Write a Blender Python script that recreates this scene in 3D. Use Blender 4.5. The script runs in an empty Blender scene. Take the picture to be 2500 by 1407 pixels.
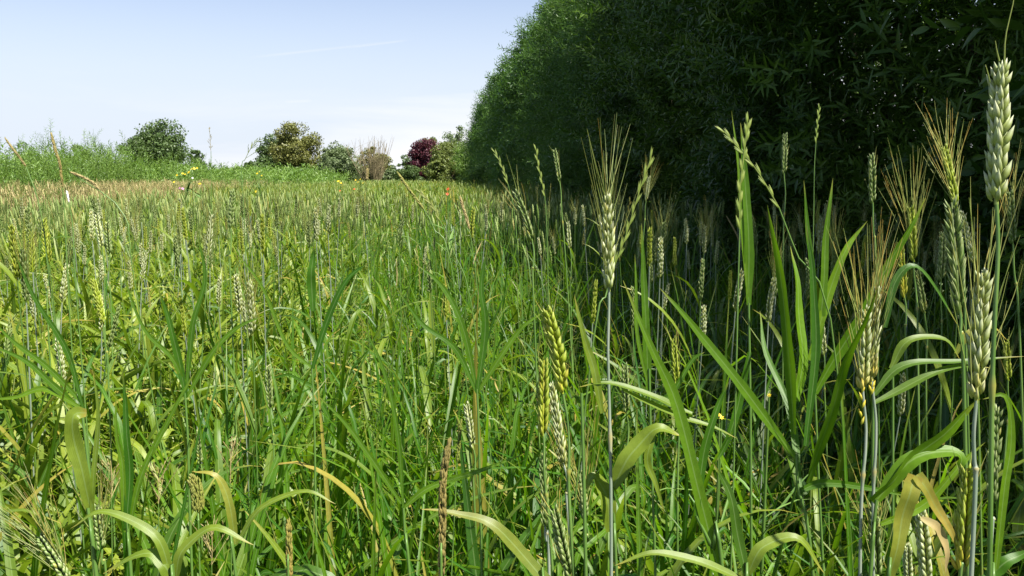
import bpy, math, random
import numpy as np
from mathutils import Vector, Matrix

R = math.radians
rng = np.random.default_rng(7)
random.seed(7)
SC = bpy.context.scene
COL = SC.collection

# ------------------------------------------------------------------ camera
F = 2000.0                      # focal length in pixels of a 2500 px wide frame
CAMH = 1.25
PITCH = math.atan((703.5 - 435) / F)
cam_d = bpy.data.cameras.new('camera')
cam = bpy.data.objects.new('camera', cam_d)
COL.objects.link(cam)
cam.location = (0, 0, CAMH)
cam.rotation_euler = (R(90) - PITCH, 0, 0)
cam_d.sensor_width = 36
cam_d.lens = 36 * F / 2500
cam_d.clip_start = 0.02
cam_d.clip_end = 3000
SC.camera = cam

# ------------------------------------------------------------------ sun and sky
SUN_AZ, SUN_EL = R(126), R(60)          # azimuth clockwise from the view direction
sd = Vector((math.sin(SUN_AZ) * math.cos(SUN_EL), math.cos(SUN_AZ) * math.cos(SUN_EL), math.sin(SUN_EL)))
sun_d = bpy.data.lights.new('sun', 'SUN')
sun_d.energy = 5.0
sun_d.angle = R(0.5)
sun_d.color = (1.0, 0.95, 0.86)
sun = bpy.data.objects.new('sun', sun_d)
COL.objects.link(sun)
sun.rotation_euler = sd.to_track_quat('Z', 'Y').to_euler()

world = bpy.data.worlds.new('World')
SC.world = world
world.use_nodes = True
wn, wl = world.node_tree.nodes, world.node_tree.links
wn.clear()
out = wn.new('ShaderNodeOutputWorld')
bg = wn.new('ShaderNodeBackground')
bg.inputs['Strength'].default_value = 0.069
sky = wn.new('ShaderNodeTexSky')
sky.sky_type = 'NISHITA'
sky.sun_disc = False
sky.sun_elevation = SUN_EL
sky.sun_rotation = SUN_AZ
sky.altitude = 0
sky.air_density = 1.0
sky.dust_density = 0.35
sky.ozone_density = 4.0
tc = wn.new('ShaderNodeTexCoord')
mp = wn.new('ShaderNodeMapping')
mp.inputs['Scale'].default_value = (1.6, 1.6, 13.0)
mp.inputs['Rotation'].default_value = (0, R(-6), 0)
nz = wn.new('ShaderNodeTexNoise')
nz.inputs['Scale'].default_value = 2.2
nz.inputs['Detail'].default_value = 7
nz.inputs['Roughness'].default_value = 0.55
nz.inputs['Distortion'].default_value = 0.4
wl.new(tc.outputs['Generated'], mp.inputs['Vector'])
wl.new(mp.outputs['Vector'], nz.inputs['Vector'])
cr = wn.new('ShaderNodeValToRGB')
cr.color_ramp.elements[0].position = 0.47
cr.color_ramp.elements[1].position = 0.72
wl.new(nz.outputs['Fac'], cr.inputs['Fac'])
sep = wn.new('ShaderNodeSeparateXYZ')
wl.new(tc.outputs['Generated'], sep.inputs[0])
mr = wn.new('ShaderNodeMapRange')       # thin cirrus is confined to a low band
mr.interpolation_type = 'SMOOTHSTEP'
mr.inputs['From Min'].default_value = 0.14
mr.inputs['From Max'].default_value = 0.03
wl.new(sep.outputs['Z'], mr.inputs['Value'])
mul = wn.new('ShaderNodeMath'); mul.operation = 'MULTIPLY'
wl.new(cr.outputs['Color'], mul.inputs[0]); wl.new(mr.outputs['Result'], mul.inputs[1])
mv = wn.new('ShaderNodeMapRange')       # pale veil of high thin cloud low over the horizon
mv.interpolation_type = 'SMOOTHSTEP'
mv.inputs['From Min'].default_value = 0.30
mv.inputs['From Max'].default_value = 0.03
mv.inputs['To Max'].default_value = 0.93
wl.new(sep.outputs['Z'], mv.inputs['Value'])
veil = wn.new('ShaderNodeMixRGB')
veil.inputs['Color2'].default_value = (4.0, 4.42, 5.05, 1)
wl.new(mv.outputs['Result'], veil.inputs['Fac'])
# two faint straight streaks of high cirrus
def px_dir(x, y):
    xc, yc = (x - 1250) / F, (703.5 - y) / F
    return Vector((xc, math.cos(PITCH) + yc * math.sin(PITCH), -math.sin(PITCH) + yc * math.cos(PITCH))).normalized()
def wmath(op, a, b=None, clamp=False):
    n = wn.new('ShaderNodeMath'); n.operation = op; n.use_clamp = clamp
    for i, v in enumerate((a, b)):
        if v is None: continue
        if isinstance(v, (int, float)): n.inputs[i].default_value = v
        else: wl.new(v, n.inputs[i])
    return n.outputs[0]
def wdot(v):
    n = wn.new('ShaderNodeVectorMath'); n.operation = 'DOT_PRODUCT'; n.inputs[1].default_value = v
    wl.new(tc.outputs['Generated'], n.inputs[0]); return n.outputs['Value']
streak = None
for A_, B_, wd, amt in (((600, 142), (1010, 97), 0.0020, 0.24), ((685, 250), (770, 246), 0.0030, 0.3), ((840, 118), (1000, 98), 0.0016, 0.35)):
    dA, dB = px_dir(*A_), px_dir(*B_)
    nn = dA.cross(dB).normalized(); ee = (dB - dA).normalized(); mid_ = (dA + dB) / 2; hl = (dB - dA).length / 2
    across = wmath('SUBTRACT', 1.0, wmath('DIVIDE', wmath('ABSOLUTE', wdot(nn)), wd), True)
    along = wmath('SUBTRACT', 1.0, wmath('DIVIDE', wmath('ABSOLUTE', wmath('SUBTRACT', wdot(ee), mid_.dot(ee))), hl), True)
    v_ = wmath('MULTIPLY', wmath('MULTIPLY', across, wmath('MULTIPLY', along, 2.2, True)), amt)
    v_ = wmath('MULTIPLY', v_, wmath('MULTIPLY', nz.outputs['Fac'], 1.7, True))
    streak = v_ if streak is None else wmath('MAXIMUM', streak, v_)
mx = wn.new('ShaderNodeMixRGB')
mx.inputs['Color2'].default_value = (5.4, 5.42, 5.5, 1)
dA, dB = px_dir(420, 352), px_dir(1190, 222)     # white cirrus bank low down, rising to the right
nb = dA.cross(dB).normalized(); nb = -nb if nb.z > 0 else nb
bank = wmath('MULTIPLY', wdot(nb), 16.0)
bank = wmath('ADD', bank, wmath('MULTIPLY', wmath('SUBTRACT', nz.outputs['Fac'], 0.50), 2.2), True)
bank = wmath('MULTIPLY', bank, 0.9)
thin = wmath('MULTIPLY', mul.outputs[0], 0.4)
wl.new(wmath('MAXIMUM', wmath('MAXIMUM', thin, streak), bank), mx.inputs['Fac'])
skt = wn.new('ShaderNodeMixRGB'); skt.blend_type = 'MULTIPLY'; skt.inputs['Fac'].default_value = 1
skt.inputs['Color2'].default_value = (1.12, 0.93, 0.88, 1)
wl.new(sky.outputs[0], skt.inputs['Color1'])
wl.new(skt.outputs[0], veil.inputs['Color1'])
wl.new(veil.outputs[0], mx.inputs['Color1'])
wl.new(mx.outputs[0], bg.inputs['Color'])
wl.new(bg.outputs[0], out.inputs[0])

SC.view_settings.view_transform = 'Standard'
SC.view_settings.look = 'None'
SC.view_settings.exposure = 1.5
SC.view_settings.gamma = 1
SC.cycles.max_bounces = 8
SC.cycles.transmission_bounces = 6
SC.cycles.diffuse_bounces = 2
SC.cycles.glossy_bounces = 2

# ------------------------------------------------------------------ coordinates
VA = math.atan(170 / F)                  # the rows run a little left of the view
PX, PY = math.cos(VA), math.sin(VA)      # unit vector across the rows (to the right)
def W(p, a):                             # across, along -> world x, y
    return p * PX - a * PY, p * PY + a * PX
def PA(x, y):
    return x * PX + y * PY, -x * PY + y * PX
def at(x, y, d):                         # a photograph point at forward distance d
    xc, yc = (x - 1250) / F, (703.5 - y) / F
    c, s = math.cos(PITCH), math.sin(PITCH)
    return np.array([d * xc, d * (c + yc * s), CAMH + d * (-s + yc * c)])

def edge(a):                             # left edge of the crop, nearer the camera at the left of the frame
    return -np.clip(3.7 + 0.10 * (a - 6.7), 3.5, 5.2)

# ------------------------------------------------------------------ mesh plumbing
class Buf:
    def __init__(self): self.V, self.Q, self.T, self.n = [], [], [], 0
    def add(self, vqt):
        V, Q, T = vqt
        if len(V) == 0: return self
        self.V.append(V); self.Q.append(Q + self.n); self.T.append(T); self.n += len(V)
        return self
    def arrays(self):
        return np.concatenate(self.V), np.concatenate(self.Q), np.concatenate(self.T)

def mesh(name, vqt, mat, smooth=True):
    V, Q, T = vqt.arrays() if isinstance(vqt, Buf) else vqt
    me = bpy.data.meshes.new(name)
    me.vertices.add(len(V)); me.vertices.foreach_set('co', np.ascontiguousarray(V, dtype=np.float32).ravel())
    nq = len(Q)
    me.loops.add(nq * 4); me.loops.foreach_set('vertex_index', np.ascontiguousarray(Q, dtype=np.int32).ravel())
    me.polygons.add(nq); me.polygons.foreach_set('loop_start', np.arange(0, nq * 4, 4, dtype=np.int32))
    me.polygons.foreach_set('loop_total', np.full(nq, 4, dtype=np.int32))
    me.polygons.foreach_set('use_smooth', np.full(nq, smooth))
    me.update(calc_edges=True)
    ca = me.color_attributes.new('tint', 'FLOAT_COLOR', 'POINT')
    ca.data.foreach_set('color', np.ascontiguousarray(T, dtype=np.float32).ravel())
    me.materials.append(mat)
    return me

def link(name, me, parent=None, loc=None):
    o = bpy.data.objects.new(name, me)
    COL.objects.link(o)
    if parent is not None: o.parent = parent
    if loc is not None: o.location = loc
    return o
def tag(o, label=None, cat=None, group=None, kind=None):
    if label: o['label'] = label
    if cat: o['category'] = cat
    if group: o['group'] = group
    if kind: o['kind'] = kind
    return o
def empty(name, loc, label, cat, group=None):
    o = bpy.data.objects.new(name, None)
    o.empty_display_size = 0.05
    COL.objects.link(o); o.location = loc
    return tag(o, label, cat, group, 'thing')
def part(name, vqt, mat, parent):        # geometry given in world space, stored about its parent
    V, Q, T = vqt.arrays() if isinstance(vqt, Buf) else vqt
    return link(name, mesh(name, (V - np.array(parent['_o']), Q, T), mat), parent)
def root(name, loc, label, cat, group=None):
    o = empty(name, tuple(float(v) for v in loc), label, cat, group)
    o['_o'] = [float(v) for v in loc]
    return o

def U(a, b, n): return rng.uniform(a, b, n)

def ribbon_faces(n, rows, cols):
    i = np.arange(rows - 1)[:, None] * cols + np.arange(cols - 1)[None, :]
    q = np.stack([i, i + 1, i + 1 + cols, i + cols], -1).reshape(-1, 4)
    return (q[None] + (np.arange(n) * rows * cols)[:, None, None]).reshape(-1, 4)

def blades(P, az, pitch, L, Wd, bend, seg=6, cols=3, fold=0.25, twist=None, lat=None, rnd=None, dry=None, powr=1.6):
    n = len(P); K = seg + 1
    s = np.linspace(0, 1, K)[None, :]
    twist = np.zeros(n) if twist is None else twist
    lat = np.zeros(n) if lat is None else lat
    rnd = rng.random(n) if rnd is None else rnd
    dry = np.zeros(n) if dry is None else dry
    e = pitch[:, None] - bend[:, None] * s ** powr
    kk = (rng.random(n) < 0.35) * U(0.6, 2.0, n); k0 = U(0.3, 0.75, n)
    if n > 20: e = e - kk[:, None] * np.clip((s - k0[:, None]) * 7, 0, 1)
    A = az[:, None] + lat[:, None] * s
    t = np.stack([np.cos(e) * np.cos(A), np.cos(e) * np.sin(A), np.sin(e)], -1)
    step = (L / seg)[:, None, None]
    C = np.concatenate([np.zeros((n, 1, 3)), np.cumsum((t[:, :-1] + t[:, 1:]) * 0.5 * step, 1)], 1) + P[:, None, :]
    side = np.stack([-np.sin(A), np.cos(A), np.zeros_like(A)], -1)
    nor = np.cross(t, side)
    tw = twist[:, None] * s
    sd_ = side * np.cos(tw)[..., None] + nor * np.sin(tw)[..., None]
    nr_ = np.cross(t, sd_)
    prof = np.minimum(1, (s * 4 + 0.35)) * (1 - s ** 2.2) + 0.03
    w = Wd[:, None] * prof * 0.5
    us = np.linspace(-1, 1, cols)
    V = np.stack([C + sd_ * (w * u)[..., None] + nr_ * (w * fold * abs(u))[..., None] for u in us], 2)
    T = np.zeros((n, K, cols, 4))
    T[..., 0] = rnd[:, None, None]; T[..., 1] = s[:, :, None] if s.ndim == 2 else s
    T[..., 2] = dry[:, None, None]; T[..., 3] = (us * 0.5 + 0.5)[None, None, :]
    return V.reshape(-1, 3), ribbon_faces(n, K, cols), T.reshape(-1, 4)

def tubes(C, rad, sides=4, rnd=None, dry=None):
    """C (n,K,3) centre lines, rad (n,K)"""
    n, K, _ = C.shape
    rnd = rng.random(n) if rnd is None else np.broadcast_to(rnd, (n,))
    dry = np.zeros(n) if dry is None else np.broadcast_to(dry, (n,))
    t = np.gradient(C, axis=1)
    t /= np.linalg.norm(t, axis=-1, keepdims=True) + 1e-9
    ref = np.where(np.abs(t[:, :1, 2:3]) > 0.8, np.array([[[1., 0, 0]]]), np.array([[[0, 0, 1.]]]))
    ref = np.broadcast_to(ref, t.shape)
    a = np.cross(t, ref); a /= np.linalg.norm(a, axis=-1, keepdims=True) + 1e-9
    b = np.cross(t, a)
    ang = np.linspace(0, 2 * np.pi, sides + 1)[:sides]
    V = C[:, :, None, :] + rad[:, :, None, None] * (a[:, :, None, :] * np.cos(ang)[None, None, :, None] + b[:, :, None, :] * np.sin(ang)[None, None, :, None])
    i = np.arange(K - 1)[:, None] * sides; j = np.arange(sides)[None, :]; jn = (j + 1) % sides
    q = np.stack([i + j, i + jn, i + jn + sides, i + j + sides], -1).reshape(-1, 4)
    Q = (q[None] + (np.arange(n) * K * sides)[:, None, None]).reshape(-1, 4)
    T = np.zeros((n, K, sides, 4))
    T[..., 0] = rnd[:, None, None]; T[..., 1] = np.linspace(0, 1, K)[None, :, None]
    T[..., 2] = dry[:, None, None]; T[..., 3] = 0.5
    return V.reshape(-1, 3), Q, T.reshape(-1, 4)

def inst(tm, P, M, rnd=None, dry=None):
    V, Q, T = tm
    n, k = len(P), len(V)
    O = np.einsum('nij,kj->nki', M, V) + P[:, None, :]
    TT = np.broadcast_to(T, (n, k, 4)).copy()
    if rnd is not None: TT[..., 0] = rnd[:, None] * 0.8 + TT[..., 0] * 0.2
    if dry is not None: TT[..., 2] = dry[:, None]
    QQ = (Q[None] + (np.arange(n) * k)[:, None, None]).reshape(-1, 4)
    return O.reshape(-1, 3), QQ, TT.reshape(-1, 4)

def frames(z, x=None, roll=None):
    """rotation matrices whose z column is z"""
    z = z / (np.linalg.norm(z, axis=-1, keepdims=True) + 1e-9)
    if x is None:
        x = np.where(np.abs(z[:, 2:3]) > 0.9, np.array([[1., 0, 0]]), np.array([[0, 0, 1.]]))
    y = np.cross(z, x); y /= np.linalg.norm(y, axis=-1, keepdims=True) + 1e-9
    x = np.cross(y, z)
    if roll is not None:
        c, s = np.cos(roll)[:, None], np.sin(roll)[:, None]
        x, y = x * c + y * s, -x * s + y * c
    return np.stack([x, y, z], -1)

def rdir(n, up=0.0):
    v = rng.normal(size=(n, 3)); v /= np.linalg.norm(v, axis=1, keepdims=True)
    v[:, 2] += up
    return v / np.linalg.norm(v, axis=1, keepdims=True)

def catmull(pts, n):
    p = np.array(pts, float)
    p = np.vstack([2 * p[0] - p[1], p, 2 * p[-1] - p[-2]])
    m = len(p) - 3
    out_ = []
    for u in np.linspace(0, m - 1e-6, n):
        i = int(u); f = u - i
        a, b, c, d = p[i], p[i + 1], p[i + 2], p[i + 3]
        out_.append(0.5 * ((2 * b) + (-a + c) * f + (2 * a - 5 * b + 4 * c - d) * f * f + (-a + 3 * b - 3 * c + d) * f ** 3))
    return np.array(out_)

# ------------------------------------------------------------------ materials
def leafmat(name, c1, c2, grad=None, *, dryc=(0.34, 0.26, 0.05), trans=0.35, rough=0.42, spec=0.45, stripe=0.0, tcol=(0.20, 0.36, 0.03), mottled=0.0, tips=0.0):
    m = bpy.data.materials.new(name); m.use_nodes = True
    N, Lk = m.node_tree.nodes, m.node_tree.links
    N.clear()
    o = N.new('ShaderNodeOutputMaterial')
    at_ = N.new('ShaderNodeAttribute'); at_.attribute_name = 'tint'
    sp = N.new('ShaderNodeSeparateColor'); Lk.new(at_.outputs['Color'], sp.inputs[0])
    m1 = N.new('ShaderNodeMixRGB'); m1.inputs[1].default_value = (*c1, 1); m1.inputs[2].default_value = (*c2, 1)
    Lk.new(sp.outputs[0], m1.inputs[0])
    last = m1.outputs[0]
    if grad:                              # husks are greener where they sit on the axis
        mg = N.new('ShaderNodeMixRGB'); mg.inputs[2].default_value = (*grad, 1)
        rg = N.new('ShaderNodeMapRange'); rg.inputs['From Min'].default_value = 0.22; rg.inputs['From Max'].default_value = 0.45
        rg.inputs['To Min'].default_value = 1.0; rg.inputs['To Max'].default_value = 0.0
        Lk.new(sp.outputs[1], rg.inputs['Value']); Lk.new(rg.outputs[0], mg.inputs[0]); Lk.new(last, mg.inputs[1]); last = mg.outputs[0]
    # yellowing: worst towards the tip, patchy
    nz_ = N.new('ShaderNodeTexNoise'); nz_.inputs['Scale'].default_value = 60; nz_.inputs['Detail'].default_value = 3
    tcn = N.new('ShaderNodeTexCoord'); Lk.new(tcn.outputs['Object'], nz_.inputs['Vector'])
    ma = N.new('ShaderNodeMath'); ma.operation = 'MULTIPLY_ADD'
    Lk.new(nz_.outputs['Fac'], ma.inputs[0]); ma.inputs[1].default_value = 1.2; ma.inputs[2].default_value = -0.6
    mb = N.new('ShaderNodeMath'); mb.operation = 'ADD'
    Lk.new(ma.outputs[0], mb.inputs[0]); Lk.new(sp.outputs[1], mb.inputs[1])
    mc = N.new('ShaderNodeMath'); mc.operation = 'ADD'; mc.inputs[1].default_value = 0.45
    Lk.new(mb.outputs[0], mc.inputs[0])
    md = N.new('ShaderNodeMath'); md.operation = 'MULTIPLY'; md.use_clamp = True
    Lk.new(mc.outputs[0], md.inputs[0]); Lk.new(sp.outputs[2], md.inputs[1])
    m2 = N.new('ShaderNodeMixRGB'); m2.inputs[2].default_value = (*dryc, 1)
    Lk.new(last, m2.inputs[1]); Lk.new(md.outputs[0], m2.inputs[0])
    last = m2.outputs[0]
    if tips:                              # scorched leaf tips
        rt = N.new('ShaderNodeMapRange'); rt.inputs['From Min'].default_value = 0.86; rt.inputs['From Max'].default_value = 1.0; rt.inputs['To Max'].default_value = tips
        Lk.new(sp.outputs[1], rt.inputs['Value'])
        mt = N.new('ShaderNodeMixRGB'); mt.inputs[2].default_value = (*dryc, 1)
        Lk.new(rt.outputs[0], mt.inputs[0]); Lk.new(last, mt.inputs[1]); last = mt.outputs[0]
    if mottled:
        n2 = N.new('ShaderNodeTexNoise'); n2.inputs['Scale'].default_value = 180; n2.inputs['Detail'].default_value = 4
        Lk.new(tcn.outputs['Object'], n2.inputs['Vector'])
        m3 = N.new('ShaderNodeMixRGB'); m3.blend_type = 'OVERLAY'; m3.inputs[0].default_value = mottled
        Lk.new(last, m3.inputs[1]); Lk.new(n2.outputs['Fac'], m3.inputs[2]); last = m3.outputs[0]
    p = N.new('ShaderNodeBsdfPrincipled')
    Lk.new(last, p.inputs['Base Color'])
    p.inputs['Roughness'].default_value = rough
    p.inputs['Specular IOR Level'].default_value = spec
    if stripe:
        mm = N.new('ShaderNodeMath'); mm.operation = 'MULTIPLY'; mm.inputs[1].default_value = 62.0
        Lk.new(at_.outputs['Alpha'], mm.inputs[0])
        ms = N.new('ShaderNodeMath'); ms.operation = 'SINE'; Lk.new(mm.outputs[0], ms.inputs[0])
        bp = N.new('ShaderNodeBump'); bp.inputs['Strength'].default_value = stripe; bp.inputs['Distance'].default_value = 0.0004
        Lk.new(ms.outputs[0], bp.inputs['Height']); Lk.new(bp.outputs[0], p.inputs['Normal'])
        # paler midrib
        ab = N.new('ShaderNodeMath'); ab.operation = 'SUBTRACT'; ab.inputs[1].default_value = 0.5; Lk.new(at_.outputs['Alpha'], ab.inputs[0])
        a2 = N.new('ShaderNodeMath'); a2.operation = 'ABSOLUTE'; Lk.new(ab.outputs[0], a2.inputs[0])
        r2 = N.new('ShaderNodeMapRange'); r2.inputs['From Min'].default_value = 0.0; r2.inputs['From Max'].default_value = 0.07
        r2.inputs['To Min'].default_value = 0.45; r2.inputs['To Max'].default_value = 0.0
        Lk.new(a2.outputs[0], r2.inputs['Value'])
        m4 = N.new('ShaderNodeMixRGB'); m4.inputs[2].default_value = (0.26, 0.36, 0.14, 1)
        Lk.new(r2.outputs[0], m4.inputs[0]); Lk.new(last, m4.inputs[1]); Lk.new(m4.outputs[0], p.inputs['Base Color'])
    if trans > 0:
        tr = N.new('ShaderNodeBsdfTranslucent')
        m5 = N.new('ShaderNodeMixRGB'); m5.inputs[1].default_value = (*tcol, 1); m5.inputs[0].default_value = 0.35
        Lk.new(last, m5.inputs[2]); Lk.new(m5.outputs[0], tr.inputs[0])
        ms_ = N.new('ShaderNodeMixShader'); ms_.inputs[0].default_value = trans
        Lk.new(p.outputs[0], ms_.inputs[1]); Lk.new(tr.outputs[0], ms_.inputs[2]); Lk.new(ms_.outputs[0], o.inputs[0])
    else:
        Lk.new(p.outputs[0], o.inputs[0])
    return m

M_WLEAF = leafmat('wheat_leaf_green', (0.020, 0.085, 0.007), (0.205, 0.260, 0.024), stripe=0.12, trans=0.38, rough=0.42, spec=0.36, tcol=(0.25, 0.42, 0.01), mottled=0.3, tips=0.8)
M_GRASS = leafmat('grass_green', (0.018, 0.088, 0.004), (0.135, 0.24, 0.010), trans=0.42, stripe=0.12, tcol=(0.20, 0.42, 0.005), rough=0.42, spec=0.3, mottled=0.3, tips=0.5)
M_FARLEAF = leafmat('far_crop_green', (0.070, 0.145, 0.010), (0.19, 0.24, 0.038), trans=0.3, rough=0.5, spec=0.25, tcol=(0.27, 0.38, 0.03))
M_EARS = leafmat('ear_mass_pale_green', (0.13, 0.21, 0.045), (0.36, 0.43, 0.16), grad=(0.12, 0.19, 0.04), dryc=(0.45, 0.36, 0.12), trans=0.2, rough=0.5, spec=0.3, tcol=(0.4, 0.45, 0.12))
M_EAR = leafmat('ear_pale_green', (0.15, 0.22, 0.07), (0.34, 0.38, 0.17), grad=(0.10, 0.16, 0.03), dryc=(0.52, 0.44, 0.08), trans=0.15, rough=0.45, spec=0.35, tcol=(0.4, 0.45, 0.1), mottled=0.6)
M_EARW = leafmat('ear_silver_green', (0.25, 0.31, 0.15), (0.56, 0.57, 0.37), grad=(0.24, 0.29, 0.07), dryc=(0.55, 0.44, 0.08), trans=0.12, rough=0.42, spec=0.4, tcol=(0.5, 0.5, 0.2), mottled=0.6)
M_EARY = leafmat('ear_yellow_green', (0.22, 0.29, 0.04), (0.42, 0.46, 0.10), grad=(0.24, 0.31, 0.02), dryc=(0.55, 0.44, 0.05), trans=0.2, rough=0.45, spec=0.3, tcol=(0.5, 0.5, 0.05), mottled=0.6)
M_AWN = leafmat('awn_green', (0.17, 0.25, 0.05), (0.34, 0.36, 0.11), dryc=(0.38, 0.27, 0.06), trans=0.3, rough=0.4, tcol=(0.5, 0.45, 0.1))
M_STEM = leafmat('stem_green', (0.05, 0.12, 0.018), (0.12, 0.20, 0.045), trans=0.0, rough=0.4)
M_STEMB = leafmat('stem_waxy', (0.13, 0.19, 0.12), (0.24, 0.27, 0.22), trans=0.0, rough=0.45, spec=0.3)
M_HEAD = leafmat('grass_head', (0.11, 0.18, 0.025), (0.21, 0.27, 0.05), dryc=(0.34, 0.20, 0.06), trans=0.2, rough=0.5, tcol=(0.4, 0.42, 0.08), mottled=0.4)
M_BROWN = leafmat('brown_head', (0.13, 0.11, 0.035), (0.25, 0.21, 0.07), trans=0.15, rough=0.6, tcol=(0.4, 0.28, 0.08), mottled=0.5)
M_DRY = leafmat('dry_grass_tan', (0.30, 0.24, 0.09), (0.48, 0.41, 0.19), dryc=(0.40, 0.30, 0.12), trans=0.3, rough=0.6, tcol=(0.5, 0.42, 0.16))
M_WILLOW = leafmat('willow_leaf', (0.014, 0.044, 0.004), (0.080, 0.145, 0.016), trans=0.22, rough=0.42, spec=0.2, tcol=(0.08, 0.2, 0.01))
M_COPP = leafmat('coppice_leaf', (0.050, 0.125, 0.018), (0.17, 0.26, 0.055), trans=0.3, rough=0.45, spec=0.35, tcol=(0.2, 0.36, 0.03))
M_WILLOWF = leafmat('willow_leaf_far', (0.022, 0.070, 0.010), (0.10, 0.19, 0.035), trans=0.28, rough=0.40, spec=0.35, tcol=(0.12, 0.26, 0.02))  # lighter copy of the willow leaf: sun on far crowns put into the colour
M_TWIG = leafmat('willow_twig', (0.07, 0.09, 0.03), (0.14, 0.13, 0.06), trans=0.0, rough=0.6)
M_YEL = leafmat('petal_yellow', (0.72, 0.50, 0.02), (0.80, 0.62, 0.03), trans=0.3, rough=0.5, tcol=(0.8, 0.6, 0.03))
M_RED = leafmat('petal_red', (0.55, 0.08, 0.02), (0.62, 0.14, 0.03), trans=0.3, rough=0.5, tcol=(0.7, 0.15, 0.03))
M_WHITE = leafmat('petal_white', (0.7, 0.7, 0.66), (0.8, 0.8, 0.76), trans=0.3, rough=0.5, tcol=(0.7, 0.7, 0.65))
M_PINK = leafmat('petal_pink', (0.5, 0.2, 0.4), (0.6, 0.3, 0.5), trans=0.3, rough=0.5, tcol=(0.6, 0.3, 0.5))
def treemat(name, c1, c2, t=(0.12, 0.2, 0.03)): return leafmat(name, c1, c2, trans=0.22, rough=0.5, spec=0.35, tcol=t)
M_TGREEN = treemat('tree_green', (0.035, 0.075, 0.018), (0.085, 0.13, 0.035))
M_TOLIVE = treemat('tree_olive', (0.07, 0.095, 0.02), (0.17, 0.17, 0.04), (0.2, 0.2, 0.03))
M_TGREY = treemat('tree_grey_green', (0.075, 0.12, 0.04), (0.14, 0.18, 0.075))
M_TRED = treemat('tree_dark_red', (0.035, 0.009, 0.014), (0.085, 0.020, 0.030), (0.16, 0.02, 0.03))
M_TLIME = treemat('tree_lime', (0.06, 0.10, 0.018), (0.15, 0.18, 0.04), (0.2, 0.24, 0.04))
M_BARE = leafmat('bare_twigs', (0.15, 0.12, 0.06), (0.25, 0.205, 0.11), trans=0.0, rough=0.7)
def barkmat():
    m = bpy.data.materials.new('bark'); m.use_nodes = True
    N, Lk = m.node_tree.nodes, m.node_tree.links
    p = N['Principled BSDF']; p.inputs['Roughness'].default_value = 0.9
    w = N.new('ShaderNodeTexNoise'); w.inputs['Scale'].default_value = 14; w.inputs['Detail'].default_value = 6
    c = N.new('ShaderNodeValToRGB'); c.color_ramp.elements[0].color = (0.03, 0.022, 0.014, 1); c.color_ramp.elements[1].color = (0.14, 0.11, 0.08, 1)
    t = N.new('ShaderNodeTexCoord'); mpn = N.new('ShaderNodeMapping'); mpn.inputs['Scale'].default_value = (1, 1, 0.2)
    Lk.new(t.outputs['Object'], mpn.inputs[0]); Lk.new(mpn.outputs[0], w.inputs['Vector']); Lk.new(w.outputs['Fac'], c.inputs[0]); Lk.new(c.outputs[0], p.inputs['Base Color'])
    b = N.new('ShaderNodeBump'); b.inputs['Strength'].default_value = 0.6; Lk.new(w.outputs['Fac'], b.inputs['Height']); Lk.new(b.outputs[0], p.inputs['Normal'])
    return m
M_BARK = barkmat()
def soilmat():
    m = bpy.data.materials.new('field_soil'); m.use_nodes = True
    N, Lk = m.node_tree.nodes, m.node_tree.links
    p = N['Principled BSDF']; p.inputs['Roughness'].default_value = 0.95
    t = N.new('ShaderNodeTexCoord')
    w = N.new('ShaderNodeTexNoise'); w.inputs['Scale'].default_value = 3; w.inputs['Detail'].default_value = 9
    w2 = N.new('ShaderNodeTexNoise'); w2.inputs['Scale'].default_value = 0.08; w2.inputs['Detail'].default_value = 4
    Lk.new(t.outputs['Object'], w.inputs['Vector']); Lk.new(t.outputs['Object'], w2.inputs['Vector'])
    c = N.new('ShaderNodeValToRGB'); c.color_ramp.elements[0].color = (0.020, 0.020, 0.009, 1); c.color_ramp.elements[1].color = (0.055, 0.052, 0.024, 1)
    c2 = N.new('ShaderNodeMixRGB'); c2.inputs[2].default_value = (0.08, 0.13, 0.03, 1)
    Lk.new(w.outputs['Fac'], c.inputs[0]); Lk.new(c.outputs[0], c2.inputs[1]); Lk.new(w2.outputs['Fac'], c2.inputs[0]); Lk.new(c2.outputs[0], p.inputs['Base Color'])
    b = N.new('ShaderNodeBump'); b.inputs['Strength'].default_value = 0.7; b.inputs['Distance'].default_value = 0.05
    Lk.new(w.outputs['Fac'], b.inputs['Height']); Lk.new(b.outputs[0], p.inputs['Normal'])
    return m
M_SOIL = soilmat()

# ------------------------------------------------------------------ ground
gx = np.concatenate([np.linspace(-1500, -60, 10), np.linspace(-40, 40, 81), np.linspace(60, 1500, 10)])
gy = np.concatenate([np.linspace(-300, -20, 6), np.linspace(-10, 110, 121), np.linspace(130, 2500, 12)])
GX, GY = np.meshgrid(gx, gy)
GZ = 0.02 * np.sin(GX * 1.7) * np.cos(GY * 1.3) - 0.01
gV = np.stack([GX, GY, GZ], -1).reshape(-1, 3)
tag(link('ground', mesh('ground', (gV, ribbon_faces(1, len(gy), len(gx)), np.ones((len(gV), 4)) * 0.5), M_SOIL)), 'dark earth under the crop and the hedge', 'ground', kind='structure')

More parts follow.
